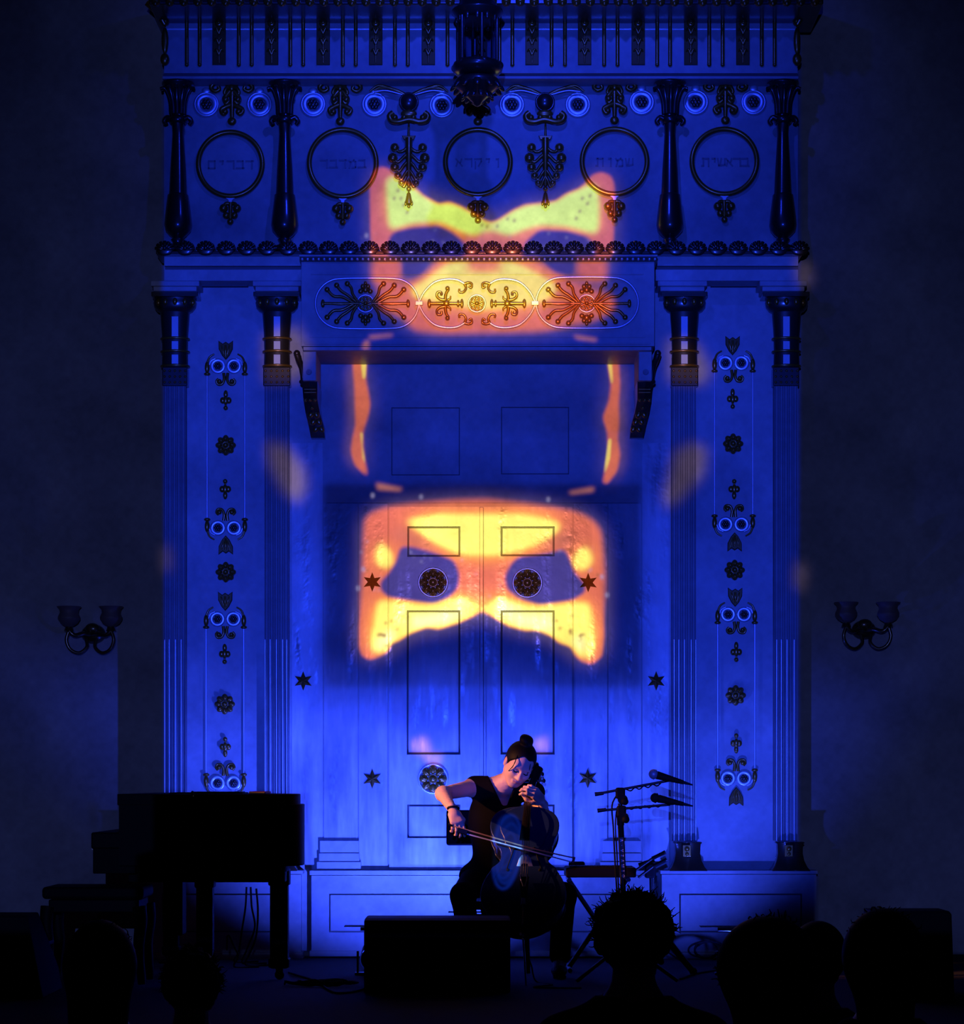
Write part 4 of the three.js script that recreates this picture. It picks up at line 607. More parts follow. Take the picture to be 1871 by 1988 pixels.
// ------------------------------------------------------------------ the cellist
{
  const P = (x, y, z) => W(x, y, z);
  const J = { pel: P(952, 1703, 1.06), chest: P(962, 1592, 1.12), neckB: P(977, 1524, 1.19), head: P(1007, 1484, 1.30), rs: P(917, 1529, 1.16), re: P(859, 1541, 1.42), rw: P(879, 1574, 1.65), ls: P(1036, 1540, 1.14), le: P(1064, 1606, 1.22), lw: P(1051, 1556, 1.36), rh: P(925, 1705, 1.06), rk: P(898, 1738, 1.40), ra: P(915, 1872, 1.44), lh: P(985, 1705, 1.06), lk: P(1094, 1738, 1.38), la: P(1086, 1866, 1.36) };
  const t = thing('person', 'cellist with dark hair in a bun, sleeveless black clothes, bowing a cello', 'person', V(J.pel.x, 0, 1.3));
  // head matrix: tilted to the picture's right at the crown, looking down at the strings
  const hm = new THREE.Matrix4().makeRotationFromEuler(new THREE.Euler(0.50, 0.30, -0.30, 'ZYX')).setPosition(J.head);
  const inv = (m) => { const e = m.clone().invert().elements; return (f) => (x, y, z) => f(e[0] * x + e[4] * y + e[8] * z + e[12], e[1] * x + e[5] * y + e[9] * z + e[13], e[2] * x + e[6] * y + e[10] * z + e[14]); };
  const body = blend([cap(J.neckB, J.head.clone().add(V(-0.02, -0.05, -0.03)), 0.052, 0.048), cap(J.neckB, J.rs, 0.05, 0.05), cap(J.neckB, J.ls, 0.05, 0.05), ell(J.chest, v3(0.135, 0.19, 0.095)), cap(J.chest, J.pel, 0.11, 0.085), cap(J.rs, J.re, 0.046, 0.036), cap(J.re, J.rw, 0.037, 0.023), cap(J.ls, J.le, 0.045, 0.036), cap(J.le, J.lw, 0.036, 0.023), cap(J.rh, J.rk, 0.07, 0.052), cap(J.rk, J.ra, 0.05, 0.034), cap(J.lh, J.lk, 0.07, 0.052), cap(J.lk, J.la, 0.052, 0.034), cap(J.la, J.la.clone().add(V(-0.02, -0.05, 0.12)), 0.032, 0.026), cap(J.ra, J.ra.clone().add(V(0, -0.05, 0.12)), 0.032, 0.026)], 0.03);
  const rhm = frameM(V(0.26, -0.72, 0.62), V(-0.1, -0.66, -0.74), J.rw), lhm = frameM(V(-0.45, 0.55, 0.62), V(-0.75, -0.1, -0.62), J.lw);
  const hand = (m, f) => field(v3(0, 0.07, 0.02), 0.125, 84, f).applyMatrix4(m);
  const bodyG = merge([field(v3(0.1, 0.62, 1.3), 0.66, 104, body), field(v3(0, -0.03, 0), 0.17, 100, headSDF).applyMatrix4(hm), hand(rhm, handSDF([0.75, 0.95, 1.05, 1.15], 1, 0.9)), hand(lhm, handSDF([0.95, 1.05, 1.15, 1.2], 1.4, 0.7))]);
  part('body', bodyG, M.skin, t);
  const hair = (x, y, z) => { const sh = ell(v3(0, 0.036, -0.016), v3(0.082, 0.088, 0.1))(x, y, z), pl = z * 0.82 - (y - 0.03) * 0.5 - 0.028 - 0.006 * Math.sin(x * 90), bun = ell(v3(-0.012, 0.134, -0.03), v3(0.04, 0.034, 0.04))(x, y, z) + 0.002 * Math.sin(60 * x + 90 * y), back = ell(v3(0, -0.02, -0.05), v3(0.07, 0.07, 0.055))(x, y, z); return smin(Math.max(smin(sh, back, 0.02), pl), bun, 0.015); };
  part('hair', field(v3(0, 0.04, -0.01), 0.16, 90, hair).applyMatrix4(hm), M.hair, t);
  part('hair_strand', [[-0.05, 0.02, 0.075], [0.03, 0.03, 0.08]].map(([x, y, z], i) => wire([V(x, 0.075, 0.05), V(x * 1.15, 0.03, 0.085), V(x * 1.25, -0.02, 0.07)], 0.0025).applyMatrix4(hm)), M.hair, t);
  part('eyebrow', [-1, 1].map((s) => wire([V(s * 0.012, 0.022, 0.088), V(s * 0.028, 0.027, 0.085), V(s * 0.046, 0.02, 0.07)], 0.0035).applyMatrix4(hm)), M.hair, t);
  part('eye_lashes', [-1, 1].map((s) => wire([V(s * 0.016, -0.003, 0.082), V(s * 0.029, -0.006, 0.085), V(s * 0.042, -0.003, 0.08)], 0.0028).applyMatrix4(hm)), M.hair, t);
  part('lips', wire([V(-0.018, -0.061, 0.085), V(0, -0.063, 0.091), V(0.018, -0.061, 0.085)], 0.004).applyMatrix4(hm), M.lip, t);
  // sleeveless vest with a deep V neck, and loose trousers
  const vb = blend([cap(J.neckB.clone().add(V(-0.03, -0.012, 0)), J.rs.clone().add(V(0.012, 0.004, 0)), 0.062, 0.061), cap(J.neckB.clone().add(V(0.03, -0.012, 0)), J.ls.clone().add(V(0, 0.004, 0)), 0.062, 0.061), ell(J.chest, v3(0.15, 0.20, 0.11)), cap(J.chest, J.pel, 0.128, 0.10), ell(J.pel.clone().add(V(-0.01, 0.01, 0.02)), v3(0.165, 0.095, 0.14))], 0.04);
  const vx = W(987, 1564, 1.24);
  const vest = (x, y, z) => { const hw = 0.012 + Math.max(0, y - vx.y) * 0.42, cx = vx.x - 0.022 + (y - vx.y) * -0.05, cut = Math.max(Math.abs(x - cx) - hw, vx.y - y, 1.13 - z); let d = Math.max(vb(x, y, z), -cut); const nk = cap(J.neckB.clone().add(V(0.004, 0.012, 0)), J.head, 0.058, 0.07)(x, y, z); d = Math.max(d, -nk); const arm = cap(J.rs.clone().add(V(-0.062, -0.01, 0.05)), J.re, 0.066)(x, y, z); return Math.max(d, -arm); };
  part('vest', field(v3(0.06, 0.78, 1.16), 0.42, 90, vest), M.cloth, t, 'sleeveless black vest with a deep V neck');
  const trousers = blend([cap(J.rh, J.rk, 0.085, 0.064), cap(J.rk, J.ra, 0.064, 0.056), cap(J.lh, J.lk, 0.085, 0.064), cap(J.lk, J.la.clone().add(V(0, 0.03, 0)), 0.064, 0.056), cap(J.rh, J.lh, 0.088, 0.088)], 0.03);
  part('trousers', field(v3(0.12, 0.32, 1.22), 0.46, 84, trousers), M.cloth, t, 'loose black trousers');
  for (const a of [J.ra, J.la]) part('shoe', [new THREE.SphereGeometry(1, 16, 10).scale(0.043, 0.032, 0.115).translate(a.x - 0.006, 0.036, a.z + 0.07), bx(a.x - 0.006, 0.011, a.z + 0.06, 0.07, 0.018, 0.2, 0.008)], M.black, t);
  part('wristband', new THREE.TorusGeometry(0.028, 0.006, 8, 18).rotateX(1.2).translate(J.rw.x, J.rw.y + 0.012, J.rw.z - 0.008), M.black, t);
  // ---- chair
  const c = thing('chair', 'black chair under the cellist, its back corner showing behind her bow hand', 'chair', V(0.06, 0, 0.98));
  mesh('seat', bx(0, 0.37, 0.04, 0.42, 0.045, 0.4, 0.02), M.black, c);
  for (const sx of [-1, 1]) for (const sz of [-1, 1]) mesh('leg', rod(V(sx * 0.19, 0, sz * 0.18), V(sx * 0.18, 0.355, sz * 0.16), 0.014), M.blackmetal, c);
  for (const sx of [-1, 1]) mesh('back_post', wire([V(sx * 0.08, 0.36, -0.15), V(sx * 0.08, 0.6, -0.17), V(sx * 0.08, 0.85, -0.2)], 0.013), M.blackmetal, c);
  mesh('backrest', bx(0, 0, 0, 0.48, 0.2, 0.03, 0.06).rotateX(-0.12).translate(-0.02, 0.785, -0.17), M.black, c);
  // ---- cello: built on a plane that leans back 33 degrees towards her
  const B = W(1014, 1800, 1.80), th = 0.575, dir = V(0, Math.cos(th), -Math.sin(th)), nrm = V(0, Math.sin(th), Math.cos(th));
  const along = (py) => { let b = 0; for (let i = 0; i < 40; i++) { const q = B.clone().addScaledVector(dir, b); b += (HY - py - (q.y - CH) / kz(q.z)) * kz(q.z) * -1 * -1 / Math.cos(th) * 0.9; } return b; };
  const loc = (px, py) => { const b = along(py), z = B.z + dir.z * b; return [(px - CX) * kz(z) - B.x, b]; };
  const ce = thing('cello', 'dark glossy cello leaning back against the seated player, blue swirl on its belly', 'cello', B.clone()); ce.rotation.x = -th;
  const axis = (py) => 1014 + (1800 - py) / 235 * 5;
  const prof = [[1566, 6], [1568, 30], [1576, 54], [1588, 65], [1602, 68.5], [1616, 66], [1628, 60], [1637, 58], [1641, 55], [1648, 49], [1660, 46], [1672, 49], [1680, 57], [1685, 64], [1690, 66], [1705, 76], [1722, 83], [1740, 85], [1758, 80], [1775, 67], [1788, 46], [1797, 24], [1800, 0]];
  const outline = (inset) => { const s = new THREE.Shape(), R = prof.map(([y, w2]) => loc(axis(y) + Math.max(0, w2 - inset), y)), Lf = prof.map(([y, w2]) => loc(axis(y) - Math.max(0, w2 - inset), y)).reverse(); const pts = [...R, ...Lf.slice(1)].map(([a, b]) => new THREE.Vector2(a, b)); s.setFromPoints(new THREE.CatmullRomCurve3(pts.map((p) => V(p.x, p.y, 0)), false, 'centripetal').getPoints(110).map((p) => new THREE.Vector2(p.x, p.y))); return s; };
  const plate = (inset, depth, z, bev) => new THREE.ExtrudeGeometry(outline(inset), { depth, bevelEnabled: true, bevelSize: bev, bevelThickness: bev, bevelSegments: 4 }).translate(0, 0, z);
  mesh('ribs', plate(4, 0.1, -0.115, 0.001), M.gloss, ce); mesh('back', plate(3, 0.006, -0.125, 0.004), M.gloss, ce);
  mesh('belly', [plate(3, 0.006, -0.01, 0.004), plate(22, 0.004, 0.0, 0.006)], M.varnish, ce);
  const L2 = (px, py, z) => { const [a, b] = loc(px, py); return V(a, b, z); };
  for (const s of [-1, 1]) mesh('f_hole', [wire([L2(axis(1650) + s * 20, 1648, 0.012), L2(axis(1652) + s * 22, 1655, 0.012), L2(axis(1668) + s * 26, 1668, 0.012), L2(axis(1680) + s * 31, 1682, 0.012), L2(axis(1690) + s * 33, 1690, 0.012)], 0.003), new THREE.SphereGeometry(0.008, 10, 8).translate(...L2(axis(1650) + s * 19, 1649, 0.01)), new THREE.SphereGeometry(0.009, 10, 8).translate(...L2(axis(1690) + s * 31, 1691, 0.01))], M.rubber, ce);
  const n0 = L2(1019, 1570, -0.03), n1 = L2(1028, 1530, -0.03);
  mesh('neck', rod(n0, n1, 0.02, 0.016, 12), M.gloss, ce);
  const f0 = L2(1017, 1640, 0.045), f1 = L2(1027, 1528, 0.004); { const d = f1.clone().sub(f0), g = new THREE.CylinderGeometry(0.014, 0.027, d.length(), 14, 1, false, -Math.PI / 2, Math.PI).scale(1, 1, 0.5); g.applyQuaternion(new THREE.Quaternion().setFromUnitVectors(V(0, 1, 0), d.clone().normalize())).translate(...f0.clone().add(f1).multiplyScalar(0.5)); mesh('fingerboard', g, M.gloss, ce); }
  const pb0 = L2(1029, 1528, -0.02), pb1 = L2(1041, 1492, -0.035);
  mesh('pegbox', [rod(pb0, pb1, 0.022, 0.02, 10), rod(L2(1036, 1505, -0.04), L2(1044, 1484, -0.04), 0.03, 0.03, 12)], M.gloss, ce);
  mesh('scroll', [new THREE.TorusGeometry(0.026, 0.014, 10, 24).rotateY(Math.PI / 2).translate(...L2(1041, 1484, -0.05)), new THREE.CylinderGeometry(0.012, 0.012, 0.06, 12).rotateZ(Math.PI / 2).translate(...L2(1041, 1484, -0.05)), new THREE.SphereGeometry(0.034, 14, 10).scale(0.8, 1, 1).translate(...L2(1042, 1490, -0.055))], M.gloss, ce);
  [[1053, 1497], [1056, 1510], [1014, 1499], [1012, 1513]].forEach(([x, y]) => { const a = L2(1037, y, -0.03), b = L2(x, y, -0.03); mesh('peg', [rod(a, b, 0.006), new THREE.SphereGeometry(1, 10, 8).scale(0.008, 0.013, 0.005).translate(b.x, b.y, b.z)], M.gloss, ce); });
  const br = L2(1018, 1676, 0.03);
  { const s = new THREE.Shape(); [[-0.042, -0.03], [-0.036, -0.012], [-0.03, 0.012], [-0.018, 0.03], [0, 0.036], [0.018, 0.03], [0.03, 0.012], [0.036, -0.012], [0.042, -0.03], [0.022, -0.03], [0.016, -0.016], [0, -0.012], [-0.016, -0.016], [-0.022, -0.03]].forEach(([a, b], i) => i ? s.lineTo(a, b) : s.moveTo(a, b)); s.closePath(); const g = new THREE.ExtrudeGeometry(s, { depth: 0.008, bevelEnabled: true, bevelSize: 0.001, bevelThickness: 0.001 }); g.rotateX(1.0).translate(br.x, br.y, 0.03); mesh('bridge', g, M.ivory, ce, 'pale carved bridge'); }
  for (let i = 0; i < 4; i++) { const o = (i - 1.5) * 0.013, q = V(br.x + o, br.y + 0.012, 0.066 - Math.abs(i - 1.5) * 0.004); mesh('string', [rod(V(f1.x + o * 0.45, f1.y, f1.z + 0.012), q, 0.0011, 0.0011, 5), rod(q, V(L2(1016, 1716, 0).x + o * 0.8, L2(1016, 1716, 0).y, 0.048), 0.0014, 0.0011, 5)], M.chrome, ce); }
  const t0 = L2(1016, 1712, 0.046), t1 = L2(1015, 1752, 0.03);
  { const s = new THREE.Shape(); s.moveTo(-0.024, 0); s.lineTo(0.024, 0); s.lineTo(0.011, -(t0.y - t1.y)); s.lineTo(-0.011, -(t0.y - t1.y)); s.closePath(); mesh('tailpiece', new THREE.ExtrudeGeometry(s, { depth: 0.008, bevelEnabled: true, bevelSize: 0.003, bevelThickness: 0.003 }).rotateX(-0.1).translate(t0.x, t0.y, t0.z - 0.006), M.gloss, ce); }
  for (const s of [-1, 1]) mesh('fine_tuner', wire([V(t0.x + s * 0.018, t0.y + 0.012, 0.056), V(t0.x + s * 0.016, t0.y - 0.02, 0.06), V(t0.x + s * 0.006, t0.y - 0.055, 0.055), V(t0.x + s * 0.004, t0.y - 0.09, 0.05)], 0.0036), M.chrome, ce, 'shiny wire of the tailpiece');
  const pk = L2(1015, 1757, 0.042); mesh('pickup', new THREE.CylinderGeometry(0.010, 0.015, 0.05, 12).translate(pk.x, pk.y, pk.z), M.ivory, ce, 'small white pickup below the tailpiece');
  mesh('tail_gut', rod(V(pk.x, pk.y - 0.02, 0.034), L2(1014, 1797, 0.005), 0.004), M.chrome, ce);
  const e0 = L2(1014, 1799, -0.05); const gp = V(0.22 * 1, 0, 0); void gp;
  { const wEnd = W(1021, 1905, 1.95); wEnd.y = 0.005; const q = wEnd.clone().sub(B).applyAxisAngle(V(1, 0, 0), th); mesh('endpin', [rod(e0, q, 0.006, 0.005), new THREE.CylinderGeometry(0.016, 0.02, 0.04, 14).applyQuaternion(new THREE.Quaternion().setFromUnitVectors(V(0, 1, 0), q.clone().sub(e0).normalize())).translate(e0.x, e0.y - 0.01, e0.z), new THREE.SphereGeometry(0.009, 10, 8).translate(...e0.clone().lerp(q, 0.14))], M.chrome, ce); }
  // ---- bow
  const a = P(884, 1611, 1.775), b = P(1112, 1672, 1.86), bo = thing('bow', 'cello bow with pale hair and a red-tipped head, drawn across the strings', 'bow', a.clone()), bd = b.clone().sub(a).normalize(), up = V(0.1, 1, 0).addScaledVector(bd, -V(0.1, 1, 0).dot(bd)).normalize(), bw = (s, h) => a.clone().addScaledVector(bd, s).addScaledVector(up, h), bl = b.distanceTo(a);
  part('stick', wire([bw(-0.02, 0.016), bw(bl * 0.3, 0.012), bw(bl * 0.6, 0.009), bw(bl * 0.9, 0.014), bw(bl, 0.018)], 0.0042), M.wood, bo);
  part('hair_ribbon', [bx(0, 0, 0, bl - 0.06, 0.007, 0.004, 0.001).applyQuaternion(new THREE.Quaternion().setFromUnitVectors(V(1, 0, 0), bd)).translate(...bw(bl / 2 + 0.02, -0.006))], M.ivory, bo, 'pale ribbon of bow hair');
  part('frog', [bx(0, 0, 0, 0.055, 0.026, 0.014, 0.004).applyQuaternion(new THREE.Quaternion().setFromUnitVectors(V(1, 0, 0), bd)).translate(...bw(0.035, 0.002)), rod(bw(-0.045, 0.016), bw(-0.02, 0.016), 0.006)], M.gloss, bo);
  part('head', [bx(0, 0, 0, 0.014, 0.034, 0.012, 0.003).applyQuaternion(new THREE.Quaternion().setFromUnitVectors(V(1, 0, 0), bd)).translate(...bw(bl, 0.006))], M.red, bo, 'red tip');
  const lead = thing('pickup_cable', 'thin dark cable from the cello down to the stage floor', 'cable', P(1042, 1893, 1.6));
  part('lead', wire([P(1018, 1772, 1.86), P(1019, 1800, 1.93), P(1020, 1845, 1.90), P(1030, 1872, 1.85), V(P(1040, 1893, 1.75).x, 0.006, 1.72), V(0.36, 0.005, 1.9), V(0.26, 0.005, 2.05), V(0.5, 0.005, 2.1)], 0.004), M.rubber, lead);
}

// ------------------------------------------------------------------ piano and bench
{
  const zf = 1.9, f = kz(zf), X = (px) => (px - CX) * f, Y = (py) => CH + (HY - py) * f, t = thing('piano', 'black grand piano with closed lid, seen from its straight side', 'piano', V(X(400), 0, 1.2));
  const plan = (x0, x1, ins) => { const s = new THREE.Shape(); s.moveTo(x0 + ins, -zf + ins); s.lineTo(x1 - 0.1, -zf + ins); s.quadraticCurveTo(x1 - ins, -zf + ins, x1 - ins, -zf + 0.14); s.bezierCurveTo(x1 - ins, -1.25, x1 - 0.35, -1.2, x1 - 0.5, -0.85); s.quadraticCurveTo(x1 - 0.6, -0.55 - ins, x0 + ins, -0.55 - ins); s.closePath(); return s; };
  const slab = (x0, x1, y0, y1, ins, mat, name) => part(name, new THREE.ExtrudeGeometry(plan(X(x0), X(x1), ins), { depth: Y(y0) - Y(y1), bevelEnabled: true, bevelSize: 0.004, bevelThickness: 0.004, bevelSegments: 2, curveSegments: 24 }).rotateX(-Math.PI / 2).translate(0, Y(y1), 0), mat, t);
  slab(232, 584, 1563, 1680, 0.0, M.lacquer, 'rim'); slab(229, 576, 1543, 1562, 0.0, M.lacquer, 'lid'); slab(238, 572, 1681, 1692, 0.05, M.black, 'soundboard');
  part('front_lid', bx((X(176) + X(236)) / 2, Y(1632), 1.225, X(236) - X(176), Y(1616) - Y(1648), 1.35, 0.01), M.lacquer, t);
  part('keybed', bx((X(179) + X(262)) / 2, Y(1668), 1.225, X(262) - X(179), Y(1648) - Y(1716) - 0.03, 1.33, 0.006), M.black, t);
  part('under_beam', bx((X(240) + X(548)) / 2, Y(1705), 1.7, X(548) - X(240), 0.055, 0.12, 0.006), M.black, t);
  for (let i = 0; i < 36; i++) part('key', bx((X(181) + X(200)) / 2 + 0.02, Y(1650) + 0.006, 0.62 + i * 0.0345, 0.13, 0.018, 0.0325, 0.003), M.ivory, t);
  const leg = (px0, px1, z) => { const x = (X(px0) + X(px1)) / 2, w = (X(px1) - X(px0)); part('leg', [bx(x, Y(1700) / 2 + 0.03, z, w * 0.85, Y(1700) - 0.06, w * 0.85, 0.012), bx(x, Y(1708), z, w, 0.09, w, 0.01), bx(x, 0.09, z, w, 0.05, w, 0.01), new THREE.SphereGeometry(0.026, 12, 8).translate(x, 0.026, z), new THREE.CylinderGeometry(0.02, 0.02, 0.04, 12).translate(x, 0.055, z)], M.lacquer, t); };
  leg(374, 412, 1.8); leg(509, 551, 1.55); leg(250, 288, 0.68);
  part('pedal_lyre', [bx(X(318), Y(1760) + 0.02, 1.22, 0.03, 0.42, 0.16, 0.008), bx(X(318), 0.09, 1.22, 0.06, 0.04, 0.24, 0.008), ...[-1, 0, 1].map((k) => bx(X(300), 0.07, 1.22 + k * 0.07, 0.13, 0.012, 0.03, 0.004))], M.lacquer, t);
  const sh = thing('sheet_music', 'loose sheets of music lying on the piano lid', 'sheet music', V(X(415), Y(1541.6), 1.4)); part('page', [bx(X(390), Y(1541.6) + 0.004, 1.55, 0.38, 0.006, 0.3, 0.002), bx(X(410), Y(1541.6) + 0.009, 1.6, 0.25, 0.004, 0.3, 0.001)], M.black, sh);
  const rd = thing('red_folder', 'dark red folder on the right end of the piano lid', 'folder', V(X(494), Y(1541.6), 1.6)); part('cover', bx(X(494), Y(1541.6) + 0.0065, 1.62, 0.085, 0.012, 0.3, 0.003), M.red, rd); part('pages', bx(X(494) - 0.002, Y(1541.6) + 0.0065, 1.625, 0.08, 0.006, 0.3, 0.001), M.ivory, rd);
  const lampT = thing('reading_lamp', 'tiny lamp with a pale bluish spark on the piano edge', 'lamp', V(X(374), Y(1541.6), 1.86)); part('clip', bx(X(374), Y(1545), 1.915, 0.012, 0.05, 0.012, 0.003), M.blackmetal, lampT); part('led', new THREE.SphereGeometry(0.005, 8, 6).translate(X(375), Y(1546), 1.924), M.silver, lampT);
  // bench
  const g = kz(2.0), BX = (px) => (px - CX) * g, BY = (py) => CH + (HY - py) * g, b = thing('piano_bench', 'dark upholstered piano bench with curved legs at the left end of the piano', 'bench', V(BX(180), 0, 1.9));
  part('cushion', bx((BX(80) + BX(278)) / 2, (BY(1722) + BY(1746)) / 2, 1.82, BX(278) - BX(80), BY(1722) - BY(1746), 0.36, 0.02), M.black, b);
  part('apron', bx((BX(92) + BX(268)) / 2, (BY(1747) + BY(1772)) / 2, 1.82, BX(268) - BX(92), BY(1747) - BY(1772), 0.32, 0.008), M.lacquer, b);
  for (const [px, s] of [[90, -1], [268, 1]]) for (const z of [1.67, 1.97]) part('leg', taper(new THREE.CatmullRomCurve3([V(BX(px), BY(1760), z), V(BX(px + s * 3), BY(1790), z), V(BX(px - s * 1), BY(1840), z), V(BX(px + s * 5), 0.012, z)]), 0.036, 0.02, 10, 24), M.lacquer, b);
  part('stud', new THREE.SphereGeometry(0.006, 8, 6).translate(BX(263), BY(1844), 2.02), M.silver, b);
}
// cords hanging behind and under the piano
[[[478, 1722], [476, 1760], [470, 1800], [462, 1850]], [[486, 1722], [488, 1760], [494, 1800], [478, 1845]], [[497, 1725], [500, 1770], [496, 1820], [484, 1852]], [[440, 1845], [442, 1815], [455, 1840], [462, 1856]]].forEach((pts, i) => {
  const z = 0.4 + i * 0.12, t = thing('power_cable', ['thin dark cord hanging under the piano, nearest its middle leg', 'thin dark cord hanging under the piano, second from its right leg', 'thin dark cord hanging under the piano, beside its right leg', 'looped cord end rising from the floor under the piano'][i], 'cable', V(W(pts[3][0], pts[3][1], z).x, 0, z));
  const q = pts.map(([a, b]) => W(a, b, z)); q.push(V(q[3].x - 0.02, 0.007, z + 0.03), V(q[3].x + 0.12, 0.007, z + 0.05)); part('cord', wire(q, 0.006), M.rubber, t);
});
// ------------------------------------------------------------------ microphones and the small keyboard on its stand
function micParts(t, head, tail, mat, r = 0.026) {
  const d = tail.clone().sub(head).normalize();
  part('grille', [new THREE.SphereGeometry(r, 18, 12).translate(head.x, head.y, head.z), new THREE.TorusGeometry(r * 0.98, 0.003, 6, 20).applyQuaternion(new THREE.Quaternion().setFromUnitVectors(V(0, 0, 1), d)).translate(...head.clone().addScaledVector(d, 0.006))], mat, t);
  part('handle', rod(head.clone().addScaledVector(d, 0.018), tail, 0.022, 0.011, 14), M.black, t);
  part('plug', rod(tail, tail.clone().addScaledVector(d, 0.05), 0.009, 0.004, 10), M.blackmetal, t);
}
{
  const z = 1.62, P = (a, b, dz = 0) => W(a, b, z + dz), base = V(P(1212, 1800).x, 0, z);
  const t = thing('microphone_stand', 'black microphone stand with two boom arms and white lettering down its pole', 'mic stand', base.clone());
  const top = P(1203, 1560), low = P(1207, 1640);
  part('pole', [rod(V(base.x, 0.03, z), low, 0.015), rod(low, top, 0.012)], M.blackmetal, t);
  part('sleeve', [rod(P(1209, 1700), P(1204, 1600), 0.0165), rod(P(1204, 1602), P(1203, 1575), 0.02)], M.black, t);
  for (let k = 0; k < 3; k++) { const a = k * 2.094 + 0.5; part('tripod_leg', rod(V(base.x, 0.2, z), V(base.x + Math.cos(a) * 0.3, 0.012, z + Math.sin(a) * 0.3), 0.010), M.blackmetal, t); }
  for (const [cx2, cy2, x0, y0, x1, y1] of [[1203, 1536, 1155, 1542, 1300, 1515], [1205, 1571, 1160, 1574, 1300, 1562]]) {
    part('boom', [rod(P(x0, y0, 0.03), P(x1, y1, 0.03), 0.007), rod(P(x0 - 1, y0, 0.03), P(x0 + 16, y0 - 2, 0.03), 0.0115, 0.009)], M.blackmetal, t);
    part('clutch', [new THREE.CylinderGeometry(0.026, 0.026, 0.03, 16).rotateX(Math.PI / 2).translate(...P(cx2 + 5, cy2 + 16, 0.03)), bx(P(cx2, cy2).x, P(cx2, cy2 + 4).y, z + 0.02, 0.05, 0.06, 0.04, 0.012), new THREE.SphereGeometry(0.02, 12, 8).translate(...P(cx2 + 9, cy2 + 20, 0.045))], M.black, t);
    part('cable_wrap', wire([...Array(9)].map((_, i) => P(cx2 + 12 + i * 8.5, cy2 - 1.5 - i * (y0 - y1) / (x1 - x0) * 8.5 * 1 + (i % 2 ? 2.4 : -2.2), 0.03 + (i % 2 ? 0.012 : -0.004))), 0.0035), M.rubber, t);
  }
  part('cable', [wire([P(1196, 1545, 0.02), P(1188, 1560, 0.02), P(1190, 1610, 0.02), P(1193, 1670, 0.02), P(1197, 1740, 0.02), V(P(1200, 1850).x, 0.01, z)], 0.0048), wire([P(1196, 1574, 0.02), P(1194, 1600, 0.02), P(1197, 1660, 0.02), P(1200, 1730, 0.02), V(P(1204, 1850).x, 0.01, z + 0.03)], 0.004)], M.rubber, t);
  // lettering down the pole, drawn on a small strip
  const c = document.createElement('canvas'); c.width = 64; c.height = 640; const x = c.getContext('2d'); x.fillStyle = '#08080a'; x.fillRect(0, 0, 64, 640); x.fillStyle = '#f2ecff'; x.font = 'bold 62px sans-serif'; x.textAlign = 'center'; x.textBaseline = 'middle';
  [...'A·VZAMIO'].forEach((ch, i) => { x.save(); x.translate(32, 44 + i * 78); x.rotate(Math.PI / 2); x.fillText(ch, 0, 0); x.restore(); });
  const tex = new THREE.CanvasTexture(c); tex.colorSpace = THREE.SRGBColorSpace;
  const q0 = P(1205.5, 1626, 0.019), q1 = P(1209.5, 1707, 0.019), L = q0.distanceTo(q1);
  part('lettering', new THREE.PlaneGeometry(0.021, L).rotateZ(Math.atan2(q0.y - q1.y, q0.x - q1.x) - Math.PI / 2).translate((q0.x + q1.x) / 2, (q0.y + q1.y) / 2, z + 0.0185), std([1, 1, 1], 0.5, 0, { map: tex }), t, 'white lettering on the pole');
  const m1 = thing('microphone', 'upper vocal microphone with a pinkish grille on the tall stand', 'microphone', P(1268, 1503, 0.085)); micParts(m1, P(1268, 1503, 0.085), P(1326, 1519, 0.085), std([0.5, 0.36, 0.36], 0.45, 0.3), 0.026); part('clip', bx(P(1296, 1513).x, P(1296, 1513).y, z + 0.06, 0.04, 0.025, 0.03, 0.005), M.black, m1);
  const m2 = thing('microphone', 'lower dark vocal microphone on the tall stand', 'microphone', P(1271, 1549, 0.085)); micParts(m2, P(1271, 1549, 0.085), P(1326, 1561, 0.085), M.rubber, 0.025); part('clip', bx(P(1299, 1558).x, P(1299, 1558).y, z + 0.06, 0.04, 0.025, 0.03, 0.005), M.black, m2);
}
{
  const z = 0.72, P = (a, b, dz = 0) => W(a, b, z + dz), t = thing('short_microphone_stand', 'short stand right of the tall one, carrying a pair of slim microphones', 'mic stand', V(P(1268, 1800).x, 0, z));
  part('pole', rod(V(P(1268, 1800).x, 0.02, z), P(1263, 1690), 0.012), M.blackmetal, t);
  part('mount', [bx(P(1261, 1684).x, P(1261, 1690).y, z, 0.06, 0.085, 0.05, 0.012), rod(P(1240, 1682), P(1270, 1672), 0.02)], M.black, t);
  for (let k = 0; k < 3; k++) { const a = k * 2.094 + 0.1; part('tripod_leg', rod(V(P(1268, 1800).x, 0.14, z), V(P(1268, 1800).x + Math.cos(a) * 0.2, 0.012, z + Math.sin(a) * 0.2), 0.011), M.blackmetal, t); }
  part('cable', wire([P(1274, 1700, 0.02), P(1274, 1730, 0.02), P(1270, 1770, 0.02), V(P(1270, 1850).x, 0.01, z + 0.05)], 0.005), M.rubber, t);
  [['upper', 1228, 1692, 1289, 1655], ['lower', 1236, 1704, 1291, 1670]].forEach(([n, a, b, c, d]) => { const m = thing('slim_microphone', `${n} of two slim black microphones on the short stand`, 'microphone', P(c, d, 0.03)); part('capsule', rod(P(c - 24, d + 12, 0.045), P(c, d, 0.045), 0.011), M.black, m); part('handle', rod(P(a + 2, b, 0.045), P(c - 24, d + 12, 0.045), 0.0075), M.blackmetal, m); part('grille', [rod(P(c, d, 0.045), P(c + 2, d - 1, 0.045), 0.0115)], M.blackmetal, m); });
}
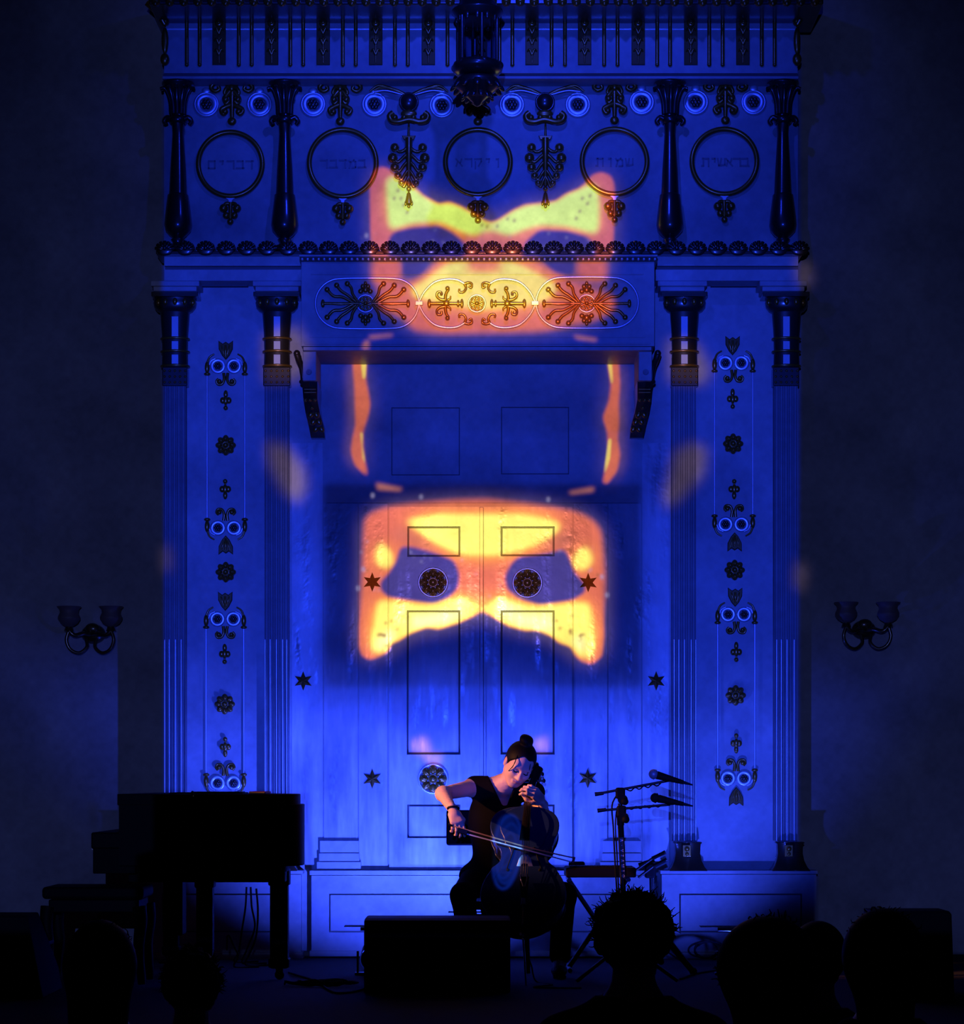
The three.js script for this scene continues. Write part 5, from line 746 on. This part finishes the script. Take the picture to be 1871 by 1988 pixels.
{
  const z = 0.95, P = (a, b, dz = 0) => W(a, b, z + dz), t = thing('keyboard', 'slim black electronic keyboard on a crossed stand behind the cello', 'keyboard', P(1150, 1702));
  const x0 = P(1096, 1690).x, x1 = P(1231, 1690).x, y = P(1150, 1692).y;
  part('case', bx((x0 + x1) / 2, y, z, x1 - x0, 0.055, 0.3, 0.01), M.black, t);
  for (let i = 0; i < 16; i++) part('key', bx(x0 + 0.03 + i * 0.0196, y + 0.03, z + 0.07, 0.0182, 0.012, 0.13, 0.002), M.black, t);
  part('music_rest', bx(P(1120, 1680).x, y + 0.038, z - 0.08, 0.09, 0.03, 0.05, 0.012), M.black, t);
  const s = thing('keyboard_stand', 'crossed black metal stand under the electronic keyboard', 'stand', V((x0 + x1) / 2, 0, z));
  for (const [a, b] of [[x0 + 0.02, x1 - 0.04], [x1 - 0.04, x0 + 0.02]]) part('cross_leg', rod(V(a, 0.02, z + (a < b ? 0.05 : -0.05)), V(b, y - 0.045, z + (a < b ? 0.05 : -0.05)), 0.014), M.blackmetal, s);
  part('top_bar', [rod(V(x0 + 0.02, y - 0.04, z - 0.12), V(x0 + 0.02, y - 0.04, z + 0.12), 0.012), rod(V(x1 - 0.04, y - 0.04, z - 0.12), V(x1 - 0.04, y - 0.04, z + 0.12), 0.012)], M.blackmetal, s);
  part('foot', [rod(V(x0 + 0.02, 0.014, z - 0.2), V(x0 + 0.02, 0.014, z + 0.2), 0.013), rod(V(x1 - 0.04, 0.014, z - 0.2), V(x1 - 0.04, 0.014, z + 0.2), 0.013)], M.blackmetal, s);
}
// ------------------------------------------------------------------ stage lamps, monitors, cables
PARS.forEach(([x, z, i, tx, ty], n) => {
  const t = thing('floor_par_can', ['blue floor lamp behind the monitor, left of the cellist', 'blue floor lamp right of the cellist, behind the microphone stands', 'small blue floor lamp hidden behind the cellist\'s chair'][n], 'stage lamp', V(x, 0, z));
  part('can', [new THREE.CylinderGeometry(0.07, 0.075, 0.14, 24, 1, true).rotateX(-Math.PI / 2 + 0.25).translate(x, 0.105, z + 0.03), new THREE.CircleGeometry(0.07, 24).rotateX(0.25).translate(x, 0.09, z + 0.095)], std([0.015, 0.015, 0.016], 0.6, 0, { side: THREE.DoubleSide }), t);
  part('lens', new THREE.CircleGeometry(0.066, 24).rotateX(Math.PI).rotateX(0.25).translate(x, 0.118, z - 0.03), M.glow, t, 'glowing blue lens');
  { const cut = (W(0, [1335, 1345, 1400][n], 0).y - 0.13) / (z - 0.075), fz = z - 0.175; part('barn_door', bx(x, 0.13 + 0.1 * cut, fz + 0.05, 0.34, 0.004, 0.1, 0.001), M.black, t); part('barn_door_hinge', bx(x, 0.13 + 0.1 * cut * 0.9, z - 0.07, 0.16, 0.02, 0.012, 0.003), M.blackmetal, t); }
  part('yoke', [bx(x - 0.09, 0.065, z + 0.02, 0.012, 0.13, 0.03, 0.003), bx(x + 0.09, 0.065, z + 0.02, 0.012, 0.13, 0.03, 0.003), bx(x, 0.008, z + 0.02, 0.21, 0.014, 0.06, 0.003)], M.blackmetal, t);
});
{
  const hang = (name, label, at2, to, glow) => { const t = thing(name, label, 'stage lamp', at2.clone()), d = to.clone().sub(at2).normalize(), q = new THREE.Quaternion().setFromUnitVectors(V(0, 1, 0), d), g = (geo, s) => geo.applyQuaternion(q).translate(at2.x - d.x * s, at2.y - d.y * s, at2.z - d.z * s);
    part('can', g(new THREE.CylinderGeometry(0.11, 0.09, 0.26, 24, 1, true), 0.15), std([0.015, 0.015, 0.016], 0.6, 0, { side: THREE.DoubleSide }), t); part('lens', g(new THREE.CylinderGeometry(0.09, 0.09, 0.006, 24), 0.06), glow, t); part('back', g(new THREE.CylinderGeometry(0.09, 0.07, 0.03, 24), 0.29), M.black, t); return t; };
  const h = hang('hanging_par_can', 'blue lamp hung from the ceiling in front of the ark', V(0.25, 6.25, 3.4), V(0.12, 5.35, 0), M.glow); part('hanger', [rod(V(0.25, 6.4, 3.55), V(0.25, 8.1, 3.55), 0.02)], M.blackmetal, h);
  const s = hang('side_spotlight', 'warm spotlight on a pole at the left side of the stage', V(-4, 2.2, 2.5), V(0.0, 0.93, 1.5), M.glowWarm); part('pole', [rod(V(-4.2, 0.02, 2.55), V(-4.2, 2.3, 2.55), 0.022), new THREE.CylinderGeometry(0.25, 0.27, 0.03, 24).translate(-4.2, 0.016, 2.55)], M.blackmetal, s);
}
function wedge(label, px0, px1, py, z, depth, slant) {
  const a = W(px0, py, z), b = W(px1, py, z), w = b.x - a.x, h = a.y, t = thing('stage_monitor', label, 'speaker', V((a.x + b.x) / 2, 0, z - depth / 2));
  const s = new THREE.Shape(); s.moveTo(-depth / 2, 0); s.lineTo(depth / 2, 0); s.lineTo(depth / 2 - 0.01, h * 0.98); s.lineTo(depth / 2 - 0.05, h); s.lineTo(-depth / 2 + depth * 0.45, h); s.lineTo(-depth / 2, h * 0.28); s.closePath();
  const g = new THREE.ExtrudeGeometry(s, { depth: w - 0.02, bevelEnabled: true, bevelSize: 0.008, bevelThickness: 0.01, bevelSegments: 2 }).translate(0, 0.008, -(w - 0.02) / 2).rotateY(-Math.PI / 2);
  if (slant) { const p = g.attributes.position; for (let i = 0; i < p.count; i++) p.setX(i, p.getX(i) * (1 - slant * p.getY(i) / h)); g.computeVertexNormals(); }
  mesh('cabinet', g, M.black, t);
  mesh('grille', bx(0, h * 0.62, -depth * 0.32, w * 0.8, 0.02, h * 0.6, 0.004).translate(0, 0, 0), M.blackmetal, t);
  mesh('socket_plate', bx(0, h * 0.45, depth / 2 + 0.004, w * 0.28, h * 0.3, 0.01, 0.003), M.blackmetal, t);
  mesh('handle', bx(0, h * 0.82, depth / 2 + 0.006, w * 0.2, 0.03, 0.014, 0.005), M.rubber, t);
  return t;
}
wedge('large black stage monitor at the front of the stage before the cellist', 706, 990, 1790, 2.3, 0.5, 0);
wedge('black speaker box at the far right edge behind the audience heads', 1690, 1852, 1776, 2.6, 0.5, 0.06);
wedge('black speaker box cut off by the left edge of the picture', -120, 84, 1784, 2.6, 0.5, 0.3);
[['coil of dark cable on the stage left of the monitor', 625, 1.9, 0.13], ['coil of dark cable on the stage at the foot of the right pedestal', 1372, 0.55, 0.11]].forEach(([label, px, z, R], n) => {
  const c = V(W(px, 0, z).x, 0, z), t = thing('cable_coil', label, 'cable', c.clone()), pts = []; for (let i = 0; i <= 60; i++) { const a = i / 60 * Math.PI * 7, r = R * (0.75 + 0.25 * Math.sin(a * 0.37)); pts.push(n ? V(c.x + Math.cos(a) * r * 1.0, 0.02 + R * 0.9 * (0.55 + 0.5 * Math.sin(a)) + 0.01, c.z + Math.sin(a) * 0.05 + (i % 7) * 0.006) : V(c.x + Math.cos(a) * r * 1.5, 0.008 + (i % 5) * 0.004, c.z + Math.sin(a) * r * 0.8)); }
  part('loops', wire(pts, 0.0055, 6, 420), M.rubber, t);
});
[['long dark cable across the stage floor right of the cellist', [[1320, 1.6], [1360, 1.2], [1420, 1.0], [1480, 1.2], [1560, 0.9]]], ['dark cable along the floor between piano and monitor', [[560, 1.2], [610, 1.7], [660, 2.4], [700, 2.2], [715, 1.6]]], ['fallen flat bar leaning to the floor beside the afro-haired listener', [[1290, 2.0], [1310, 1.9], [1340, 1.7]]]].forEach(([label, pts], n) => {
  if (n === 2) { const a = W(1282, 1810, 1.3), b = W(1345, 1862, 1.3); b.y = 0.02; const t = thing('stand_leg', 'dark slanting stand leg reaching the floor right of the short microphone stand', 'stand', V(b.x, 0, 1.3)); part('tube', rod(a, b, 0.02, 0.018), M.blackmetal, t); part('rubber_tip', new THREE.SphereGeometry(0.022, 10, 8).translate(b.x, 0.022, 1.3), M.rubber, t); part('strut', rod(V(a.x, a.y, 1.3), V(a.x - 0.05, 0.02, 1.42), 0.014), M.blackmetal, t); return; }
  const q = pts.map(([px, z]) => V(W(px, 0, z).x, 0.007, z)), t = thing('floor_cable', label, 'cable', q[2].clone()); part('cable', wire(q, 0.006), M.rubber, t);
});
// ------------------------------------------------------------------ the audience, seen from behind
function listener(label, px, py, z, hw, hh, style, k) {
  const c = W(px, py, z), sc = 1, t = thing('person', label, 'person', V(c.x, -0.6, z)), nb = v3(c.x, c.y - 0.19, z + 0.01), sh = 0.185;
  const q = (dx, y, dz) => v3(c.x + dx, y, z + dz), sy = c.y - 0.28, lo = Math.min(0, c.y - 0.56), hip = lo, th2 = lo - 0.06;
  const f = blend([cap(q(0, c.y - 0.08, 0), nb, 0.055, 0.06), cap(nb, q(sh, sy, 0.01), 0.06, 0.062), cap(nb, q(-sh, sy, 0.01), 0.06, 0.062), cap(q(0, sy - 0.1, 0), q(0, hip, 0.03), 0.15, 0.15), cap(q(0.1, sy - 0.12, 0), q(-0.1, sy - 0.12, 0), 0.12), cap(q(sh, sy, 0), q(sh + 0.04, sy - 0.27, -0.02), 0.052, 0.042), cap(q(-sh, sy, 0), q(-sh - 0.04, sy - 0.27, -0.02), 0.052, 0.042), cap(q(sh + 0.04, sy - 0.27, -0.02), q(0.08, sy - 0.36, -0.24), 0.04, 0.03), cap(q(-sh - 0.04, sy - 0.27, -0.02), q(-0.08, sy - 0.36, -0.24), 0.04, 0.03), cap(q(0.09, th2, 0), q(0.12, th2, -0.42), 0.08, 0.06), cap(q(-0.09, th2, 0), q(-0.12, th2, -0.42), 0.08, 0.06), cap(q(0.12, th2, -0.42), q(0.12, -0.54, -0.42), 0.055, 0.04), cap(q(-0.12, th2, -0.42), q(-0.12, -0.54, -0.42), 0.055, 0.04), cap(q(0.12, -0.555, -0.42), q(0.12, -0.565, -0.56), 0.035, 0.03), cap(q(-0.12, -0.555, -0.42), q(-0.12, -0.565, -0.56), 0.035, 0.03)], 0.05);
  const hm = new THREE.Matrix4().makeRotationY(Math.PI).setPosition(c.x, c.y, z), hands = [-1, 1].map((s) => field(v3(0, 0.07, 0.02), 0.125, 44, handSDF(0.5)).applyMatrix4(frameM(V(-s * 0.6, -0.3, -0.7), V(0, -1, 0.2), V(c.x + s * 0.08, sy - 0.36, z - 0.24))));
  part('body', merge([field(v3(c.x, c.y - 0.5, z - 0.1), 0.62, 60, f), field(v3(0, -0.03, 0), 0.17, 56, headSDF).applyMatrix4(hm), ...hands]), M.skin2 ?? M.skin, t);
  part('coat', field(v3(c.x, c.y - 0.55, z - 0.08), 0.6, 60, (x, y, zz) => Math.max(f(x, y, zz) - 0.014, y - (c.y - 0.15), Math.max(-(y - (sy - 0.46)), 0) > 0 && zz < z - 0.2 ? 0 : -1)), M.cloth, t);
  const hr = (x, y, zz) => { const dx = x / hw, dy = (y - (style === 'short' ? 0.03 : 0.02)) / hh, dz = (zz + 0.015) / Math.max(0.1, hw); let d = (Math.hypot(dx, dy, dz) - 1) * Math.min(hw, hh); if (style === 'curly') d += 0.010 * Math.sin(x * 70 + k) * Math.sin(y * 64) * Math.sin(zz * 66 + 1) + 0.006 * Math.sin(x * 150) * Math.sin(y * 140 + k) * Math.sin(zz * 150); if (style === 'long') d = smin(d, cap(v3(0, 0, -0.03), v3(0, -0.16, -0.05), 0.085, 0.075)(x, y, zz), 0.04); return Math.max(d, zz - 0.045 - (y > 0.05 ? 0.05 : 0)); };
  const hg = field(v3(0, 0, 0), 0.24, 80, hr).applyMatrix4(hm); part('hair', hg, M.hair, t);
  const st = []; for (let i = 0; i < (style === 'curly' ? 420 : 90); i++) { const a = rnd() * 6.283, e = rnd() * 1.9 - 0.4, d = V(Math.cos(a) * Math.cos(e) * hw, Math.sin(e) * hh + 0.02, Math.sin(a) * Math.cos(e) * Math.max(0.1, hw)), o = d.clone().multiplyScalar(1.03 + rnd() * (style === 'curly' ? 0.09 : 0.02)).add(V((rnd() - 0.5) * 0.03, (rnd() - 0.5) * 0.03, 0)); st.push(taper(new THREE.CatmullRomCurve3([d, d.clone().lerp(o, 0.5).add(V((rnd() - 0.5) * 0.012, (rnd() - 0.5) * 0.012, 0)), o]), 0.0024, 0.0009, 3, 4)); }
  if (style !== 'short') part('stray_hair', merge(st).applyMatrix4(hm), M.hair, t);
  const ch = thing('audience_chair', `black chair of the ${label.replace(/^dark /, '')}`.split(' ').slice(0, 16).join(' '), 'chair', V(c.x, -0.6, z)); mesh('seat', bx(0, 0.38 + lo, -0.1, 0.46, 0.05, 0.44, 0.015), M.black, ch); mesh('backrest', bx(0, 0.66 + lo, 0.28, 0.44, 0.34, 0.03, 0.012), M.black, ch); for (const sx of [-1, 1]) { for (const sz of [-0.28, 0.24]) mesh('leg', rod(V(sx * 0.2, 0, sz), V(sx * 0.2, 0.365 + lo, sz > 0 ? 0.11 : sz), 0.013), M.blackmetal, ch); mesh('post', rod(V(sx * 0.2, 0.36 + lo, 0.28), V(sx * 0.2, 0.8 + lo, 0.285), 0.013), M.blackmetal, ch); }
}
listener('dark listener with a round mass of curly hair in front of the microphone stands', 1229, 1822, 7.5, 0.107, 0.102, 'curly', 1);
listener('dark listener with broad smooth hair right of the curly-haired one', 1488, 1892, 8.5, 0.112, 0.110, 'long', 2);
listener('dark listener whose rounded crown shows between two larger heads on the right', 1586, 1868, 6.0, 0.094, 0.108, 'short', 3);
listener('dark listener sitting directly before the right speaker box', 1712, 1868, 7.4, 0.110, 0.125, 'long', 4);
listener('dark listener with a wide head under the piano bench', 196, 1880, 7.6, 0.088, 0.108, 'long', 5);
listener('dark tousle-haired listener low in front of the middle piano leg', 372, 1915, 6.2, 0.095, 0.1, 'curly', 6);

renderer.render(scene, camera);
